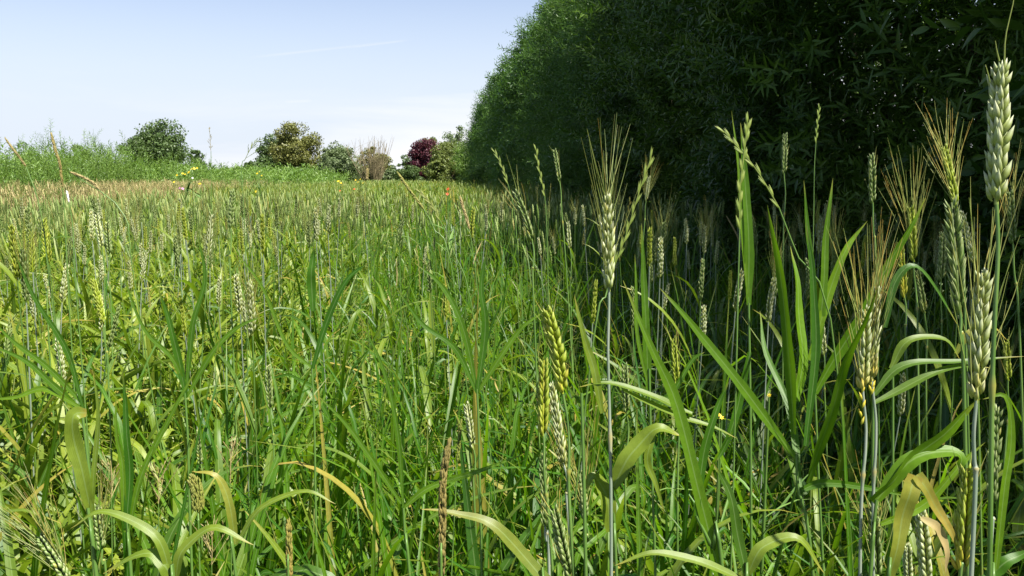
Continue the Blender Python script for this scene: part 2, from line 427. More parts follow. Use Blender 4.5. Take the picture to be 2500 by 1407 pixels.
# ------------------------------------------------------------------ templates
def ovoid(l, w, th, seg=6, rows=5, point=1.5):
    """pointed seed husk along +z from the origin"""
    s = np.linspace(0, 1, rows)
    prof = np.sin(np.pi * np.clip(s * 0.97 + 0.03, 0, 1)) ** 0.75 * (1 - s ** point * 0.72)
    ang = np.linspace(0, 2 * np.pi, seg + 1)[:seg]
    V = np.stack([np.outer(prof, np.cos(ang)) * w / 2, np.outer(prof, np.sin(ang)) * th / 2, np.outer(s, np.ones(seg)) * l], -1).reshape(-1, 3)
    i = np.arange(rows - 1)[:, None] * seg; j = np.arange(seg)[None, :]; jn = (j + 1) % seg
    Q = np.stack([i + j, i + jn, i + jn + seg, i + j + seg], -1).reshape(-1, 4)
    T = np.zeros((len(V), 4)); T[:, 0] = 0.5; T[:, 1] = np.repeat(s, seg) * 0.6; T[:, 3] = 0.5
    return V, Q, T

def ear_geo(L=0.09, n=20, fat=1.0, awn=0.0, awn_n=1.0, bendx=0.0, yellow_base=0.0, seg=6, rows=5, spread=0.3, dry_awn=0.3, loose=0.0):
    """returns ear and awn geometry about the ear's base, pointing up z"""
    e, aw = Buf(), Buf()
    P, D, S, Y = [], [], [], []
    for i in range(n):
        f = i / (n - 1)
        sg = 1 if i % 2 else -1
        z = L * (0.02 + 0.87 * f)
        size = 0.62 + 0.38 * math.sin(math.pi * min(1, f * 0.80 + 0.2)) ** 0.6
        size *= (0.75 + 0.5 * rng.random()) ** 0.35
        for q, (yy, out_, dz, sc) in enumerate([(-1, 0.20, 0, 1.0), (1, 0.20, 0, 1.0), (-0.35, 0.30, 0.0022, 1.0), (0.4, 0.28, 0.003, 0.95)]):
            d = np.array([sg * (out_ + loose * rng.random()), yy * 0.24, 1.0]) + rng.normal(0, 0.075, 3)
            P.append([sg * 0.0018, yy * 0.0016 * fat, z + dz + rng.normal(0, 0.0004)])
            D.append(d); S.append(size * sc * (0.84 + 0.28 * rng.random())); Y.append(max(0, yellow_base * (1 - f * 3.5)))
    P, D, S, Y = map(np.array, (P, D, S, Y))
    Dn = D / np.linalg.norm(D, axis=1, keepdims=True)
    tm = ovoid(0.0135 * L / 0.09, 0.0047 * fat, 0.0040 * fat, seg, rows)
    M = frames(Dn, np.tile(np.array([[0, 1., 0]]), (len(P), 1)), U(-0.3, 0.3, len(P))) * S[:, None, None]
    e.add(inst(tm, P, M, rng.random(len(P)), Y + (rng.random(len(P)) < 0.06) * 0.4))
    e.add(tubes(np.array([[[0, 0, 0], [0, 0, L * .5], [0, 0, L * .95]]]), np.array([[0.0014, 0.0013, 0.0006]]), 4, 0.5, yellow_base))
    if awn > 0:
        idx = np.nonzero((np.arange(len(P)) % 4 >= 2) & (rng.random(len(P)) < awn_n))[0]
        m = len(idx); tip = P[idx] + Dn[idx] * 0.0105 * S[idx][:, None]
        K = 7; s = np.linspace(0, 1, K)[None, :, None]
        d0 = Dn[idx] * np.array([spread / 0.3, spread / 0.3, 1]) + rng.normal(0, 0.07, (m, 3)); d0 /= np.linalg.norm(d0, axis=1, keepdims=True)
        Lw = awn * U(0.72, 1.12, m)
        curve = rng.normal(0, 0.05, (m, 3)); curve[:, 2] = 0
        C = tip[:, None, :] + d0[:, None, :] * s * Lw[:, None, None] + (np.array([0, 0, 0.10]) + curve)[:, None, :] * (s ** 2) * Lw[:, None, None]
        rr = 0.00052 * (1 - 0.75 * np.linspace(0, 1, K))[None, :] * np.ones((m, 1))
        aw.add(tubes(C, rr, 3, None, (rng.random(m) < dry_awn) * U(0.4, 0.9, m)))
    res = []
    for b in (e, aw):
        if b.n == 0: res.append(None); continue
        V, Q, T = b.arrays()
        V = V.copy(); zz = np.clip(V[:, 2], 0, None)
        V[:, 0] += bendx * zz ** 2 / L
        res.append((V, Q, T))
    return res

def xform(vqt, M, P):
    V, Q, T = vqt
    return V @ np.array(M).T + np.array(P), Q, T

# ------------------------------------------------------------------ hero wheat
def strap(pts, width, n=18, face=None, fold=0.18, rnd=0.5, dry=0.0, wprof=None, twist=0.0, cols=5):
    """a single leaf through world points; its flat side turned towards `face`"""
    C = catmull(pts, n)
    t = np.gradient(C, axis=0); t /= np.linalg.norm(t, axis=1, keepdims=True)
    fv = np.array(face if face is not None else [0, -1, 0.35], float)
    fv = fv / np.linalg.norm(fv)
    side = np.cross(t, fv); side /= np.linalg.norm(side, axis=1, keepdims=True) + 1e-6
    for k in range(1, n):
        if np.dot(side[k], side[k - 1]) < 0: side[k] *= -1
    nr = np.cross(side, t)
    s = np.linspace(0, 1, n)
    tw = twist * s
    sd2 = side * np.cos(tw)[:, None] + nr * np.sin(tw)[:, None]; nr = np.cross(sd2, t)
    w = width * 0.5 * (np.minimum(1, s * 2.5 + 0.45) * (1 - s ** 2.6) + 0.02) if wprof is None else width * 0.5 * np.interp(s, np.linspace(0, 1, len(wprof)), wprof)
    w = w * (1 + 0.06 * np.sin(s * 17 + rnd * 9) + 0.04 * np.sin(s * 41 + rnd * 5))
    C = C + nr * (np.sin(s * 13 + rnd * 7) * width * 0.10)[:, None]
    us = np.linspace(-1, 1, cols)
    V = np.stack([C + sd2 * (w * u)[:, None] + nr * (w * fold * abs(u))[:, None] for u in us], 1)
    T = np.zeros((n, cols, 4)); T[..., 0] = rnd; T[..., 1] = s[:, None]; T[..., 2] = dry; T[..., 3] = us[None] * 0.5 + 0.5
    return V.reshape(-1, 3), ribbon_faces(1, n, cols), T.reshape(-1, 4)

def stem_path(base, px_low, d_low):
    """from the ear's base through a lower photograph point and on to the soil"""
    q = at(px_low[0], px_low[1], d_low)
    v = q - base
    if v[2] > -0.05: v[2] = -0.05
    v = v / abs(v[2])
    g = q + v * q[2]
    g[2] = 0.0
    # keep the foot within reason
    off = g[:2] - q[:2]; m = np.hypot(*off)
    if m > 0.12: g[:2] = q[:2] + off / m * 0.12
    return q, g

def hero_wheat(label, top, base, low, d, mat=M_EAR, awn=0.0, group=None, fat=1.0, bendx=0.0, yb=0.0, stem=M_STEM, awn_n=1.0, spread=0.3,
               n=20, sterile=0, leaves=1, roll=0.0, dryawn=0.3, loose=0.0, extra=None, topd=0.0, detail=(7, 6)):
    b, t = at(*base, d), at(*top, d + topd)
    L = float(np.linalg.norm(t - b))
    z = (t - b) / L
    q, g = stem_path(b, low, d)
    r = root('wheat_plant', g, label, 'wheat', group)
    C = catmull([b + z * 0.004, b * 0.7 + q * 0.3 + np.array([0.0012, 0, 0]), q, (q + g) / 2, g], 22)
    C = catmull([b + z * 0.004, b * 0.7 + q * 0.3 + np.array([0.0012, 0, 0]), q, (q + g) / 2, g], 60)
    ss = np.linspace(0, 1, 60); ph = random.uniform(0, 6)
    C = C + np.stack([0.0022 * np.sin(ss * 9 + ph) * np.clip(ss * 5, 0, 1), 0.002 * np.cos(ss * 7 + ph) * np.clip(ss * 5, 0, 1), ss * 0], -1)
    nod = np.exp(-((ss - 0.36) / 0.012) ** 2) + np.exp(-((ss - 0.68) / 0.012) ** 2)
    rr = (np.linspace(0.0011, 0.0019, 60) + nod * 0.0009)[None]
    sv = tubes(C[None], rr, 8, 0.5 + 0.3 * random.random())
    tint = np.repeat(nod, 8); sv[2][:, 2] = np.clip(tint * 0.8, 0, 1)
    sv[2][:, 0] = np.clip(sv[2][:, 0] + np.repeat(0.25 * np.sin(ss * 31 + ph), 8), 0, 1)
    part('stem', sv, stem, r)
    E, A = ear_geo(L, n, fat, awn, awn_n, bendx, yb, detail[0], detail[1], spread, dryawn, loose)
    x = np.array([[math.cos(roll), math.sin(roll), 0]])
    M = frames(z[None], x)[0]
    eo = part('ear', xform(E, M, b), mat, r)
    if extra is not None:                 # single long bristles at the tip
        A2 = Buf()
        if A is not None: A2.add(A)
        V = [tubes(np.array([catmull([at(*p, d) for p in pts], 9)]), np.linspace(0.0006, 0.0002, 9)[None], 4, 0.2, 0.1) for pts in extra]
        V = [(v[0], v[1], v[2]) for v in V]
        bb = Buf()
        for v in V: bb.add(v)
        if A is not None: bb.add(xform(A, M, b))
        ao = bb.arrays()
    else:
        ao = None if A is None else xform(A, M, b)
    if ao is not None:
        V, Q, T = ao
        link('awns', mesh('awns', (V - np.array(r['_o']), Q, T), M_AWN), eo)
    if sterile:                           # yellow, half-empty spikelets below the full ear
        zz = b[None] - z[None] * np.linspace(0.002, sterile, 5)[:, None] + rng.normal(0, 0.0006, (5, 3))
        tm = ovoid(0.008, 0.0034, 0.003, 6, 5)
        D = np.stack([z + np.array([0.35 * (-1) ** k, 0, 0]) for k in range(5)])
        part('withered_spikelets', inst(tm, zz, frames(D), rng.random(5), np.ones(5)), M_EARY, r)
    for k in range(leaves):
        h = U(0.42, 0.62, 1)[0] * b[2]
        i = int(np.argmin(abs(C[:, 2] - h)))
        az = U(0, 6.28, 1); L2 = U(0.16, 0.27, 1)
        part('leaf', blades(C[i][None], az, U(0.7, 1.2, 1), L2, U(0.009, 0.014, 1), U(1.2, 2.4, 1), 12, 5, 0.2, U(-1, 1, 1), U(-0.5, 0.5, 1)), M_WLEAF, r)
    return r

HW = hero_wheat
HW('largest wheat ear, pale and beardless, at the right edge, one long bristle at its tip', (2443, 140), (2432, 500), (2418, 1400), 0.50, M_EARW, awn=0.0, fat=1.08, n=22,
   extra=[[(2452, 160), (2455, 90), (2475, 0), (2480, -60)], [(2440, 150), (2434, 125), (2430, 100)], [(2418, 205), (2412, 180), (2406, 158)]], stem=M_STEM, loose=0.12, bendx=0.0, roll=0.5)
HW('big silvery bearded wheat ear on a pale waxy stem, just left of the tallest ear', (2398, 650), (2383, 985), (2366, 1407), 0.54, M_EARW, awn=0.062, fat=1.02, n=20, stem=M_STEMB, spread=0.22, dryawn=0.1, awn_n=0.6, roll=0.3, yb=0.3)
HW('whitish bearded wheat ear with fanned awns, alone on a bare stem against the hedge', (1483, 470), (1487, 712), (1487, 1407), 0.73, M_EARW, awn=0.074, fat=1.05, n=20, stem=M_STEMB, spread=0.36, dryawn=0.1, awn_n=0.75, roll=1.2)
HW('left ear of the touching bearded pair, with yellow withered spikelets at its foot', (2112, 745), (2106, 955), (2104, 1400), 0.70, M_EARW, awn=0.075, fat=1.0, stem=M_STEMB, spread=0.25, awn_n=.8, dryawn=0.45, sterile=0.028, yb=0.6, roll=0.2)
HW('right ear of the touching bearded pair, pointed tip and orange awns', (2140, 695), (2128, 930), (2136, 1400), 0.72, M_EARW, awn=0.066, fat=0.85, stem=M_STEMB, spread=0.22, awn_n=.8, dryawn=0.5, yb=0.9, roll=0.9, sterile=0.012)
HW('plump yellow-green wheat ear curving left at its tip, tallest of its trio', (1352, 745), (1374, 962), (1405, 1380), 0.71, M_EARY, awn=0.012, awn_n=0.5, fat=1.3, bendx=-0.12, yb=0.2, roll=0.6, loose=0.15)
HW('slim bright yellow-green wheat ear, left one of its trio', (1328, 870), (1326, 1065), (1345, 1390), 0.82, M_EARY, awn=0.018, awn_n=0.2, fat=1.0, yb=0.3, roll=0.2)
HW('silver-grey flat-sided wheat ear behind the plump yellow-green one', (1345, 930), (1376, 1138), (1398, 1330), 0.86, M_EARW, awn=0, fat=0.9, yb=0.2, stem=M_STEMB, roll=1.4, loose=0.2)
HW('narrow green wheat ear hanging close to a stem below the slim yellow-green one', (1326, 1100), (1332, 1290), (1336, 1400), 0.84, M_EAR, fat=0.75, roll=1.3, stem=M_STEMB)
HW('bearded pale wheat ear half hidden in leaves below the silver-grey ear', (1350, 1235), (1392, 1410), (1400, 1500), 0.74, M_EAR, awn=0.03, awn_n=0.4, fat=1.1, roll=0.3)
HW('faint bearded wheat ear in shade just right of the trio of ears', (1416, 1150), (1428, 1270), (1432, 1400), 0.95, M_EAR, awn=0.09, fat=1.0, roll=0.4, dryawn=0.6)
HW('small slim yellow-green wheat ear alone among dark leaves left of the long arching blade', (1643, 820), (1653, 948), (1655, 1180), 1.15, M_EARY, fat=0.8, awn=0.02, awn_n=0.2)
HW('short pale wheat ear low in the grass left of the trio', (1138, 982), (1156, 1098), (1162, 1250), 1.20, M_EARW, fat=0.9, roll=0.5)
HW('upright grey-green wheat ear on a thin stem against the foot of the hedge', (1353, 362), (1367, 446), (1382, 650), 1.95, M_EAR, fat=1.0, awn=0.02, awn_n=0.15)
HW('bent pale wheat ear with few tip awns at the lit edge of the shade', (1268, 458), (1300, 590), (1306, 760), 1.35, M_EAR, fat=0.95, awn=0.05, awn_n=0.2, bendx=-0.1)
HW('small bearded wheat ear hovering pale before the black hedge gap', (1585, 430), (1577, 492), (1568, 600), 2.5, M_EARW, awn=0.07, fat=1.0)
HW('grey-green wheat ear before the dark hedge, topmost right of the tall leaf', (2127, 372), (2131, 500), (2138, 700), 1.30, M_EAR, fat=1.0, awn=0.025, awn_n=0.12, leaves=1)
HW('slender dim wheat ear before the hedge right of the drooping spike', (1917, 322), (1914, 428), (1914, 640), 1.65, M_EAR, fat=0.85, awn=0.01, awn_n=0.1)
HW('leaning yellow-green bearded wheat ear left of the largest ear', (2303, 350), (2336, 508), (2352, 720), 1.05, M_EARY, awn=0.062, fat=0.85, spread=0.28, dryawn=0.5, topd=0.02)
HW('flat zigzag wheat ear leaning to the left below the yellow-green bearded ear', (2346, 512), (2378, 645), (2384, 800), 1.10, M_EARW, fat=0.8, roll=1.4, loose=0.2)
HW('long dull green wheat ear hanging in the shade beside the zigzag ear', (2322, 480), (2344, 770), (2352, 980), 0.66, M_EAR, fat=0.75, n=26, loose=0.1)
HW('bearded green wheat ear with long upright awns between the touching pair and the largest ear', (2222, 500), (2231, 640), (2240, 900), 1.15, M_EARY, awn=0.085, fat=0.95, spread=0.2, dryawn=0.2)
HW('very slim wheat ear with withered foot left of the long-awned green ear', (2198, 588), (2208, 728), (2216, 900), 1.25, M_EARY, fat=0.65, yb=0.7)
HW('bearded grey wheat ear at the right edge on a thin wavy stem', (2464, 462), (2473, 598), (2488, 830), 1.15, M_EAR, awn=0.06, fat=0.95, spread=0.22)
HW('dim wheat ear in shade between the long-awned ear and the leaning ear', (2303, 560), (2297, 690), (2296, 900), 1.4, M_EAR, fat=0.95)
HW('drooping narrow wheat ear under the arching grey leaf', (2238, 655), (2258, 765), (2262, 960), 1.3, M_EAR, fat=0.8, yb=0.2)
HW('large pale wheat ear cut by the lower edge, right of the brown folded leaf', (2248, 1245), (2262, 1430), (2266, 1500), 0.70, M_EARW, fat=1.25, awn=0.01, awn_n=0.2)
HW('wheat ear low in the corner below the touching bearded pair', (2130, 1220), (2142, 1420), (2144, 1500), 0.76, M_EAR, fat=1.0, awn=0.05, awn_n=0.5)
HW('yellow wheat ear at the lower right against the waxy stem', (2362, 1130), (2346, 1400), (2344, 1500), 0.62, M_EARY, fat=1.1, n=24, yb=0.9, awn=0.03, awn_n=0.25)
HW('shaded grey wheat ear behind the tallest stem at the right edge', (2432, 985), (2420, 1230), (2412, 1400), 0.72, M_EAR, fat=1.0, stem=M_STEMB, roll=1.3)
HW('small yellow-green ear at the right edge below the grey bearded one', (2456, 830), (2462, 930), (2450, 1150), 1.2, M_EARY, fat=0.8, awn=0.02, awn_n=0.5)
HW('small pale ear by the brown folded leaf at the lower edge', (2214, 1330), (2218, 1450), (2220, 1520), 0.85, M_EARW, fat=0.9)
HW('yellowish zigzag wheat ear in the left part of the field', (226, 678), (254, 792), (262, 960), 1.35, M_EARY, fat=0.95, roll=1.4, loose=0.15)
HW('bearded wheat ear in the lower left corner with long fine awns', (106, 1300), (168, 1420), (190, 1500), 0.80, M_EAR, awn=0.07, fat=1.1, spread=0.3, bendx=-0.1)
HW('bearded pale wheat ear beside the curled leaf at the lower left', (236, 1228), (250, 1345), (256, 1450), 0.98, M_EAR, awn=0.065, fat=0.95)
HW('small wheat ear standing above the hanging yellow head', (486, 1048), (490, 1135), (496, 1300), 1.35, M_EAR, fat=0.9)
HW('pale slim wheat ear between dark leaves in the lower left half', (655, 890), (661, 1000), (666, 1150), 1.35, M_EAR, fat=0.85)
HW('tall pale wheat ear, left one of three together on the left', (236, 520), (250, 605), (256, 760), 1.75, M_EARW, fat=1.1)
HW('tall pale wheat ear, right one of three together on the left', (262, 538), (268, 622), (270, 780), 1.8, M_EAR, fat=1.1)
HW('yellowish wheat ear at the far left, leaning slightly', (108, 530), (114, 630), (122, 800), 1.55, M_EARY, fat=0.85)
HW('dark grey-green wheat ear rising near the middle left', (568, 460), (562, 560), (566, 720), 1.6, M_EAR, fat=0.9, roll=1.2)
HW('pale shaded wheat ear just right of the standing bearded ear stem', (1525, 885), (1530, 1010), (1530, 1200), 1.2, M_EAR, fat=0.95, awn=0.02, awn_n=0.3)
HW('slim pale ear in the shade beside the hedge, right of the yellow stalks', (1386, 540), (1392, 610), (1396, 760), 2.1, M_EARW, fat=0.9)
HW('bright slim ear amid long leaves, left of the bearded touching pair', (2005, 770), (2012, 870), (2016, 1050), 1.4, M_EARW, fat=0.8)

# ------------------------------------------------------------------ crop as individual plants
def plant_variant(k):
    spec = [dict(fat=1.0), dict(fat=0.85, roll=1), dict(awn=0.06, awn_n=0.8, fat=0.95), dict(fat=1.05, bendx=-0.1), dict(fat=0.8, bendx=0.15, awn=0.015, awn_n=0.3), dict(awn=0.075, awn_n=0.9, spread=0.26), dict(fat=1.1)][k]
    spec.pop('roll', None)
    mat = [M_EAR, M_EARY, M_EARW, M_EARW, M_EAR, M_EAR, M_EARY][k]
    E, A = ear_geo(U(0.072, 0.092, 1)[0], 18, seg=5, rows=4, **spec)
    H = 1.0
    lean = U(-0.03, 0.03, 2)
    C = catmull([[0, 0, 0], [lean[0] * .4, lean[1] * .4, 0.45], [lean[0], lean[1], H]], 8)
    me = dict(stem=mesh('stem', tubes(C[None], np.linspace(0.0018, 0.0011, 8)[None], 5, 0.5), M_STEMB if k % 2 else M_STEM),
              ear=mesh('ear', xform(E, np.eye(3), C[-1]), mat),
              awns=None if A is None else mesh('awns', xform(A, np.eye(3), C[-1]), M_AWN), leaves=[])
    for j in range(3):
        z = [0.35, 0.55, 0.74][j] + U(-0.05, 0.05, 1)[0]
        i = int(np.argmin(abs(C[:, 2] - z)))
        me['leaves'].append(mesh('leaf', blades(C[i][None], U(0, 6.28, 1), U(0.9, 1.3, 1), U(0.16, 0.28, 1), U(0.008, 0.013, 1), U(0.8, 2.6, 1), 8, 3, 0.2, U(-1.2, 1.2, 1), U(-0.5, 0.5, 1), dry=(rng.random(1) < .15) * 0.6), M_WLEAF))
    return me
VARS = [plant_variant(k) for k in range(7)]

def ear_density(p, a):
    r = math.hypot(p, a)
    d = 0.25
    if p < -0.35: d = min(1.0, 0.50 + 0.6 * (-0.35 - p))
    if p > 0.45: d = 0.62
    if r < 1.5 and p < 0.2: d *= 0.25
    return d
cand = []
tries = 0
while tries < 60000:
    tries += 1
    p, a = random.uniform(-6.2, 2.0), random.uniform(0.75, 9.0)
    r = math.hypot(p, a)
    if p < edge(a) - 0.2: continue
    if random.random() > ear_density(p, a): continue
    if random.random() > 0.06: continue
    x, y = W(p, a)
    if y < 0.8: continue
    u = x / y * F + 1250
    if r < 1.25: continue
    cand.append((r, p, a, x, y, -60 < u < 2560))
inview = sorted([c for c in cand if c[5]])
NIND = 250
indiv = inview[:NIND]
r_lim = indiv[-1][0]
rest_near = inview[NIND:] + [c for c in cand if not c[5]]
def add_plant(c, k):
    r, p, a, x, y, _ = c
    v = VARS[k]
    if p > 0.5:
        lab, grp = ('green wheat plant standing in the shade at the foot of the willow hedge', 'wheat plants in the shade of the hedge')
    elif r < 2.4:
        lab, grp = ('sunlit wheat plant with a pale green ear in the nearer part of the field', 'wheat plants in the nearer field')
    else:
        lab, grp = ('sunlit wheat plant with a small pale ear in the dense left and middle field', 'wheat plants in the sunlit field')
    o = bpy.data.objects.new('wheat_plant', None); COL.objects.link(o)
    o.empty_display_size = 0.05
    o.location = (x, y, 0)
    o.rotation_euler = (random.gauss(0, 0.06), random.gauss(0, 0.06), random.uniform(0, 6.28))
    s = random.uniform(0.92, 1.10) if p < 0.5 else random.uniform(0.88, 1.08)
    o.scale = (s, s, s)
    tag(o, lab, 'wheat', grp)
    link('stem', v['stem'], o)
    e = link('ear', v['ear'], o)
    if v['awns']: link('awns', v['awns'], e)
    for m in v['leaves']: link('leaf', m, o)
for i, c in enumerate(indiv): add_plant(c, random.choice([0, 3, 1, 2, 3, 3, 2, 4, 5, 6]))

# the rest of the crop's ears: nobody could count them
def bulk_ears(P, lean, L, wid, seg, rows, zig=True):
    n = len(P)
    s = np.linspace(0, 1, rows)
    C = P[:, None, :] + lean[:, None, :] * (s[None, :, None] * L[:, None, None])
    prof = np.sin(np.pi * np.clip(0.06 + 0.9 * s, 0, 1)) ** 0.5
    z = 1 + (0.28 * (-1) ** np.arange(rows) if zig else 0)
    return tubes(C, wid[:, None] * (prof * z)[None], seg, None, (rng.random(n) < .06) * U(.2, .5, n))
def scatter(n, p0, p1, a0, a1, dens=None):
    p, a = U(p0, p1, n), U(a0, a1, n)
    if dens is not None:
        k = rng.random(n) < dens(p, a); p, a = p[k], a[k]
    return p, a
def XY(p, a): return p * PX - a * PY, p * PY + a * PX
def dvec(p, a):
    d = np.where(p < -0.35, np.minimum(1, 0.35 + 0.5 * (-0.35 - p)), 0.3)
    return np.where(p > 0.45, 0.6, d) * (p > edge(a) - 0.1)
eb, sb = Buf(), Buf()
def stand(p, a, L0, w0, seg, rows, sides, srad, h0=0.78, h1=1.05):
    x, y = XY(p, a); n = len(x)
    h = U(h0, h1, n)
    ln = rng.normal(0, 0.16, (n, 3)); ln[:, 2] = 1; ln /= np.linalg.norm(ln, axis=1, keepdims=True)
    foot = np.stack([x, y, np.zeros(n)], -1); top = foot + ln * h[:, None]
    if sides: sb.add(tubes(np.stack([foot, top], 1), np.full((n, 2), srad), sides))
    eb.add(bulk_ears(top, ln + rng.normal(0, .08, (n, 3)), U(0.85, 1.15, n) * L0, np.full(n, w0), seg, rows))
if rest_near:
    pr, ar = np.array([c[1] for c in rest_near]), np.array([c[2] for c in rest_near])
    k = np.hypot(pr, ar) > 1.3
    nr_ = k & (np.hypot(pr, ar) < 6.5)
    n = nr_.sum(); x, y = XY(pr[nr_], ar[nr_]); h = U(0.88, 1.06, n)
    ln = rng.normal(0, 0.09, (n, 3)); ln[:, 2] = 1; ln /= np.linalg.norm(ln, axis=1, keepdims=True)
    foot = np.stack([x, y, np.zeros(n)], -1); top = foot + ln * h[:, None]
    sb.add(tubes(np.stack([foot, top], 1), np.full((n, 2), 0.0013), 3))
    vv = rng.integers(0, 3, n)
    for q in range(3):
        E, A = ear_geo(0.085, 18, [1.0, .85, .95][q], [0, 0, .06][q], .7, [0.1, -.1, 0][q], 0, 4, 4)
        kq = vv == q; M = frames(ln[kq] + rng.normal(0, .07, (kq.sum(), 3)), None, U(0, 6.28, kq.sum())) * U(.85, 1.1, kq.sum())[:, None, None]
        eb.add(inst(E, top[kq], M, rng.random(kq.sum()), (rng.random(kq.sum()) < .1) * .5))
        if A is not None: eb.add(inst(A, top[kq], M, rng.random(kq.sum())))
    k = k & ~nr_
    stand(pr[k], ar[k], 0.088, 0.0066, 5, 17, 3, 0.0014, 0.84, 1.05)
p, a = scatter(5200, -5.2, 2.2, 4.2, 12, dvec); k = np.hypot(p, a) > r_lim; stand(p[k], a[k], 0.085, 0.0058, 4, 13, 3, 0.0015)
p, a = scatter(2600, -5.0, 2.2, 12, 26, dvec); stand(p, a, 0.10, 0.0068, 4, 7, 0, 0)
p, a = scatter(2500, -5.0, 2.2, 26, 62, dvec); stand(p, a, 0.13, 0.011, 3, 4, 0, 0)
tag(link('wheat_ears', mesh('wheat_ears', eb, M_EARS)), 'pale green wheat ears filling the field as one mass', 'wheat crop', kind='stuff')
tag(link('wheat_stems', mesh('wheat_stems', sb, M_STEM)), 'thin green stems under the mass of wheat ears', 'wheat crop', kind='stuff')

# ------------------------------------------------------------------ leaves of the crop
lb, gb, fb = Buf(), Buf(), Buf()
def P3(x, y, z): return np.stack([x, y, z], -1)
def ring(n, r0, r1, half):               # points in a sector in front of the camera
    r = np.sqrt(U(r0 * r0, r1 * r1, n)); t = U(-half, half, n)
    return r * np.sin(t), r * np.cos(t)
def clipf(x, y, p0=-6.5, p1=2.3):
    p, a = PA(x, y); return (p > edge(a) - 0.3) & (p < p1)
def wheat_leaves(x, y, seg, cols, wmul=1.0, zmax=0.68, dryf=0.05, lmul=1.0):
    n = len(x); p_, a_ = PA(x, y)
    z = U(0.42, 1, n) * (zmax - 0.24 * np.clip((p_ + 0.75) / 0.5, 0, 1) * np.clip((9 - a_) / 4, 0, 1) - 0.20 * np.exp(-((p_ + 0.12) / 0.28) ** 2) * (a_ < 6))
    rn = np.clip(rng.random(n) + 0.22 * np.clip(-p_ - .3, 0, 1) - 0.5 * np.clip((p_ + .5) * 1.6, 0, 1), 0, 1)  # shade put into the tint: leaves darker to the right, yellower to the left
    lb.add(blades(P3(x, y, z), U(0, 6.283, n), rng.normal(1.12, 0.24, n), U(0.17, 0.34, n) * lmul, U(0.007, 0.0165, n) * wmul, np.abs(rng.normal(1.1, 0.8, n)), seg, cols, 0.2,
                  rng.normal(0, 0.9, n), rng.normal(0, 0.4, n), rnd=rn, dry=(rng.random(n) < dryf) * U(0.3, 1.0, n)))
def grass_blades(x, y, seg, cols, wmul=1.0, z0=0.1, z1=0.55):
    n = len(x)
    gb.add(blades(P3(x, y, U(z0 + .12, z1, n)), U(0, 6.283, n), rng.normal(1.25, 0.16, n), U(0.22, 0.46, n), U(0.0035, 0.0085, n) * wmul, np.abs(rng.normal(0.7, 0.6, n)), seg, cols, 0.3,
                  rng.normal(0, 0.7, n), rng.normal(0, 0.3, n), dry=(rng.random(n) < 0.03) * U(0.3, 0.9, n), powr=2.0, rnd=U(0, .7, n)))
def tall_blades(x, y, seg, cols, wmul=1.0):   # long stiff blades of couch and rye grass
    n = len(x)
    gb.add(blades(P3(x, y, U(0.0, 0.45, n)), U(0, 6.283, n), rng.normal(1.33, 0.13, n), U(0.38, 0.70, n), U(0.007, 0.0145, n) * wmul, np.abs(rng.normal(0.5, 0.5, n)), seg, cols, 0.3,
                  rng.normal(0, 0.7, n), rng.normal(0, 0.25, n), dry=(rng.random(n) < 0.03) * U(0.3, 0.9, n), powr=2.4, rnd=U(0, .65, n)))
def thin_stems(x, y, h0, h1, buf, rad=0.0012):
    n = len(x); h = U(h0, h1, n); l = rng.normal(0, 0.08, (n, 2))
    C = np.stack([P3(x, y, np.zeros(n)), P3(x + l[:, 0] * .3, y + l[:, 1] * .3, h * .5), P3(x + l[:, 0], y + l[:, 1], h)], 1)
    buf.add(tubes(C, np.full((n, 3), rad), 3))
hb = R(50)
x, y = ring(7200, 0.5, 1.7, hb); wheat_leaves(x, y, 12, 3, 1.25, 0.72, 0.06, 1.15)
x, y = ring(500, 0.5, 1.7, hb); grass_blades(x, y, 8, 3, 1.3)
x, y = ring(60, 0.5, 1.7, hb); thin_stems(x, y, 0.6, 0.9, gb)
x, y = ring(2600, 0.75, 1.9, R(40)); p_, a_ = PA(x, y); k = rng.random(len(x)) < np.where(p_ > -0.5, 1, 0.35); tall_blades(x[k], y[k], 9, 3)
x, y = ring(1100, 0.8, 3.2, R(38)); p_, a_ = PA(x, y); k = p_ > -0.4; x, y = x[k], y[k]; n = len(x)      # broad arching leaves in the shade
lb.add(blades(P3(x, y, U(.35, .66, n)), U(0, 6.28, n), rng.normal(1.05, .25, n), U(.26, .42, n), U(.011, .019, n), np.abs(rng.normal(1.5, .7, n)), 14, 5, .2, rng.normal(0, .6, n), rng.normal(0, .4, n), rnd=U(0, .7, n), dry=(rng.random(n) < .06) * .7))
x, y = ring(5200, 1.9, 4.5, R(40)); p_, a_ = PA(x, y); k = (rng.random(len(x)) < np.where(p_ > -0.8, 1, 0.3)) & clipf(x, y); tall_blades(x[k], y[k], 7, 2)
x, y = ring(9000, 4.5, 11, R(40)); p_, a_ = PA(x, y); k = (rng.random(len(x)) < np.where(p_ > -1.2, 1, 0.35)) & clipf(x, y); tall_blades(x[k], y[k], 4, 2, 1.3)
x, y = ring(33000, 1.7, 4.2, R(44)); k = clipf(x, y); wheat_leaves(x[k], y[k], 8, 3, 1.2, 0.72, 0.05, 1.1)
x, y = ring(3200, 1.7, 4.2, R(44)); k = clipf(x, y); grass_blades(x[k], y[k], 6, 2, 1.0)
x, y = ring(2500, 1.7, 4.2, R(44)); k = clipf(x, y); thin_stems(x[k][:300], y[k][:300], 0.7, 1.0, gb)
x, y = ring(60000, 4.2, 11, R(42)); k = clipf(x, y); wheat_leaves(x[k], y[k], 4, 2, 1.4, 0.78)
x, y = ring(24000, 4.2, 11, R(42)); k = clipf(x, y); grass_blades(x[k], y[k], 4, 2, 1.3, 0.2, 0.62)
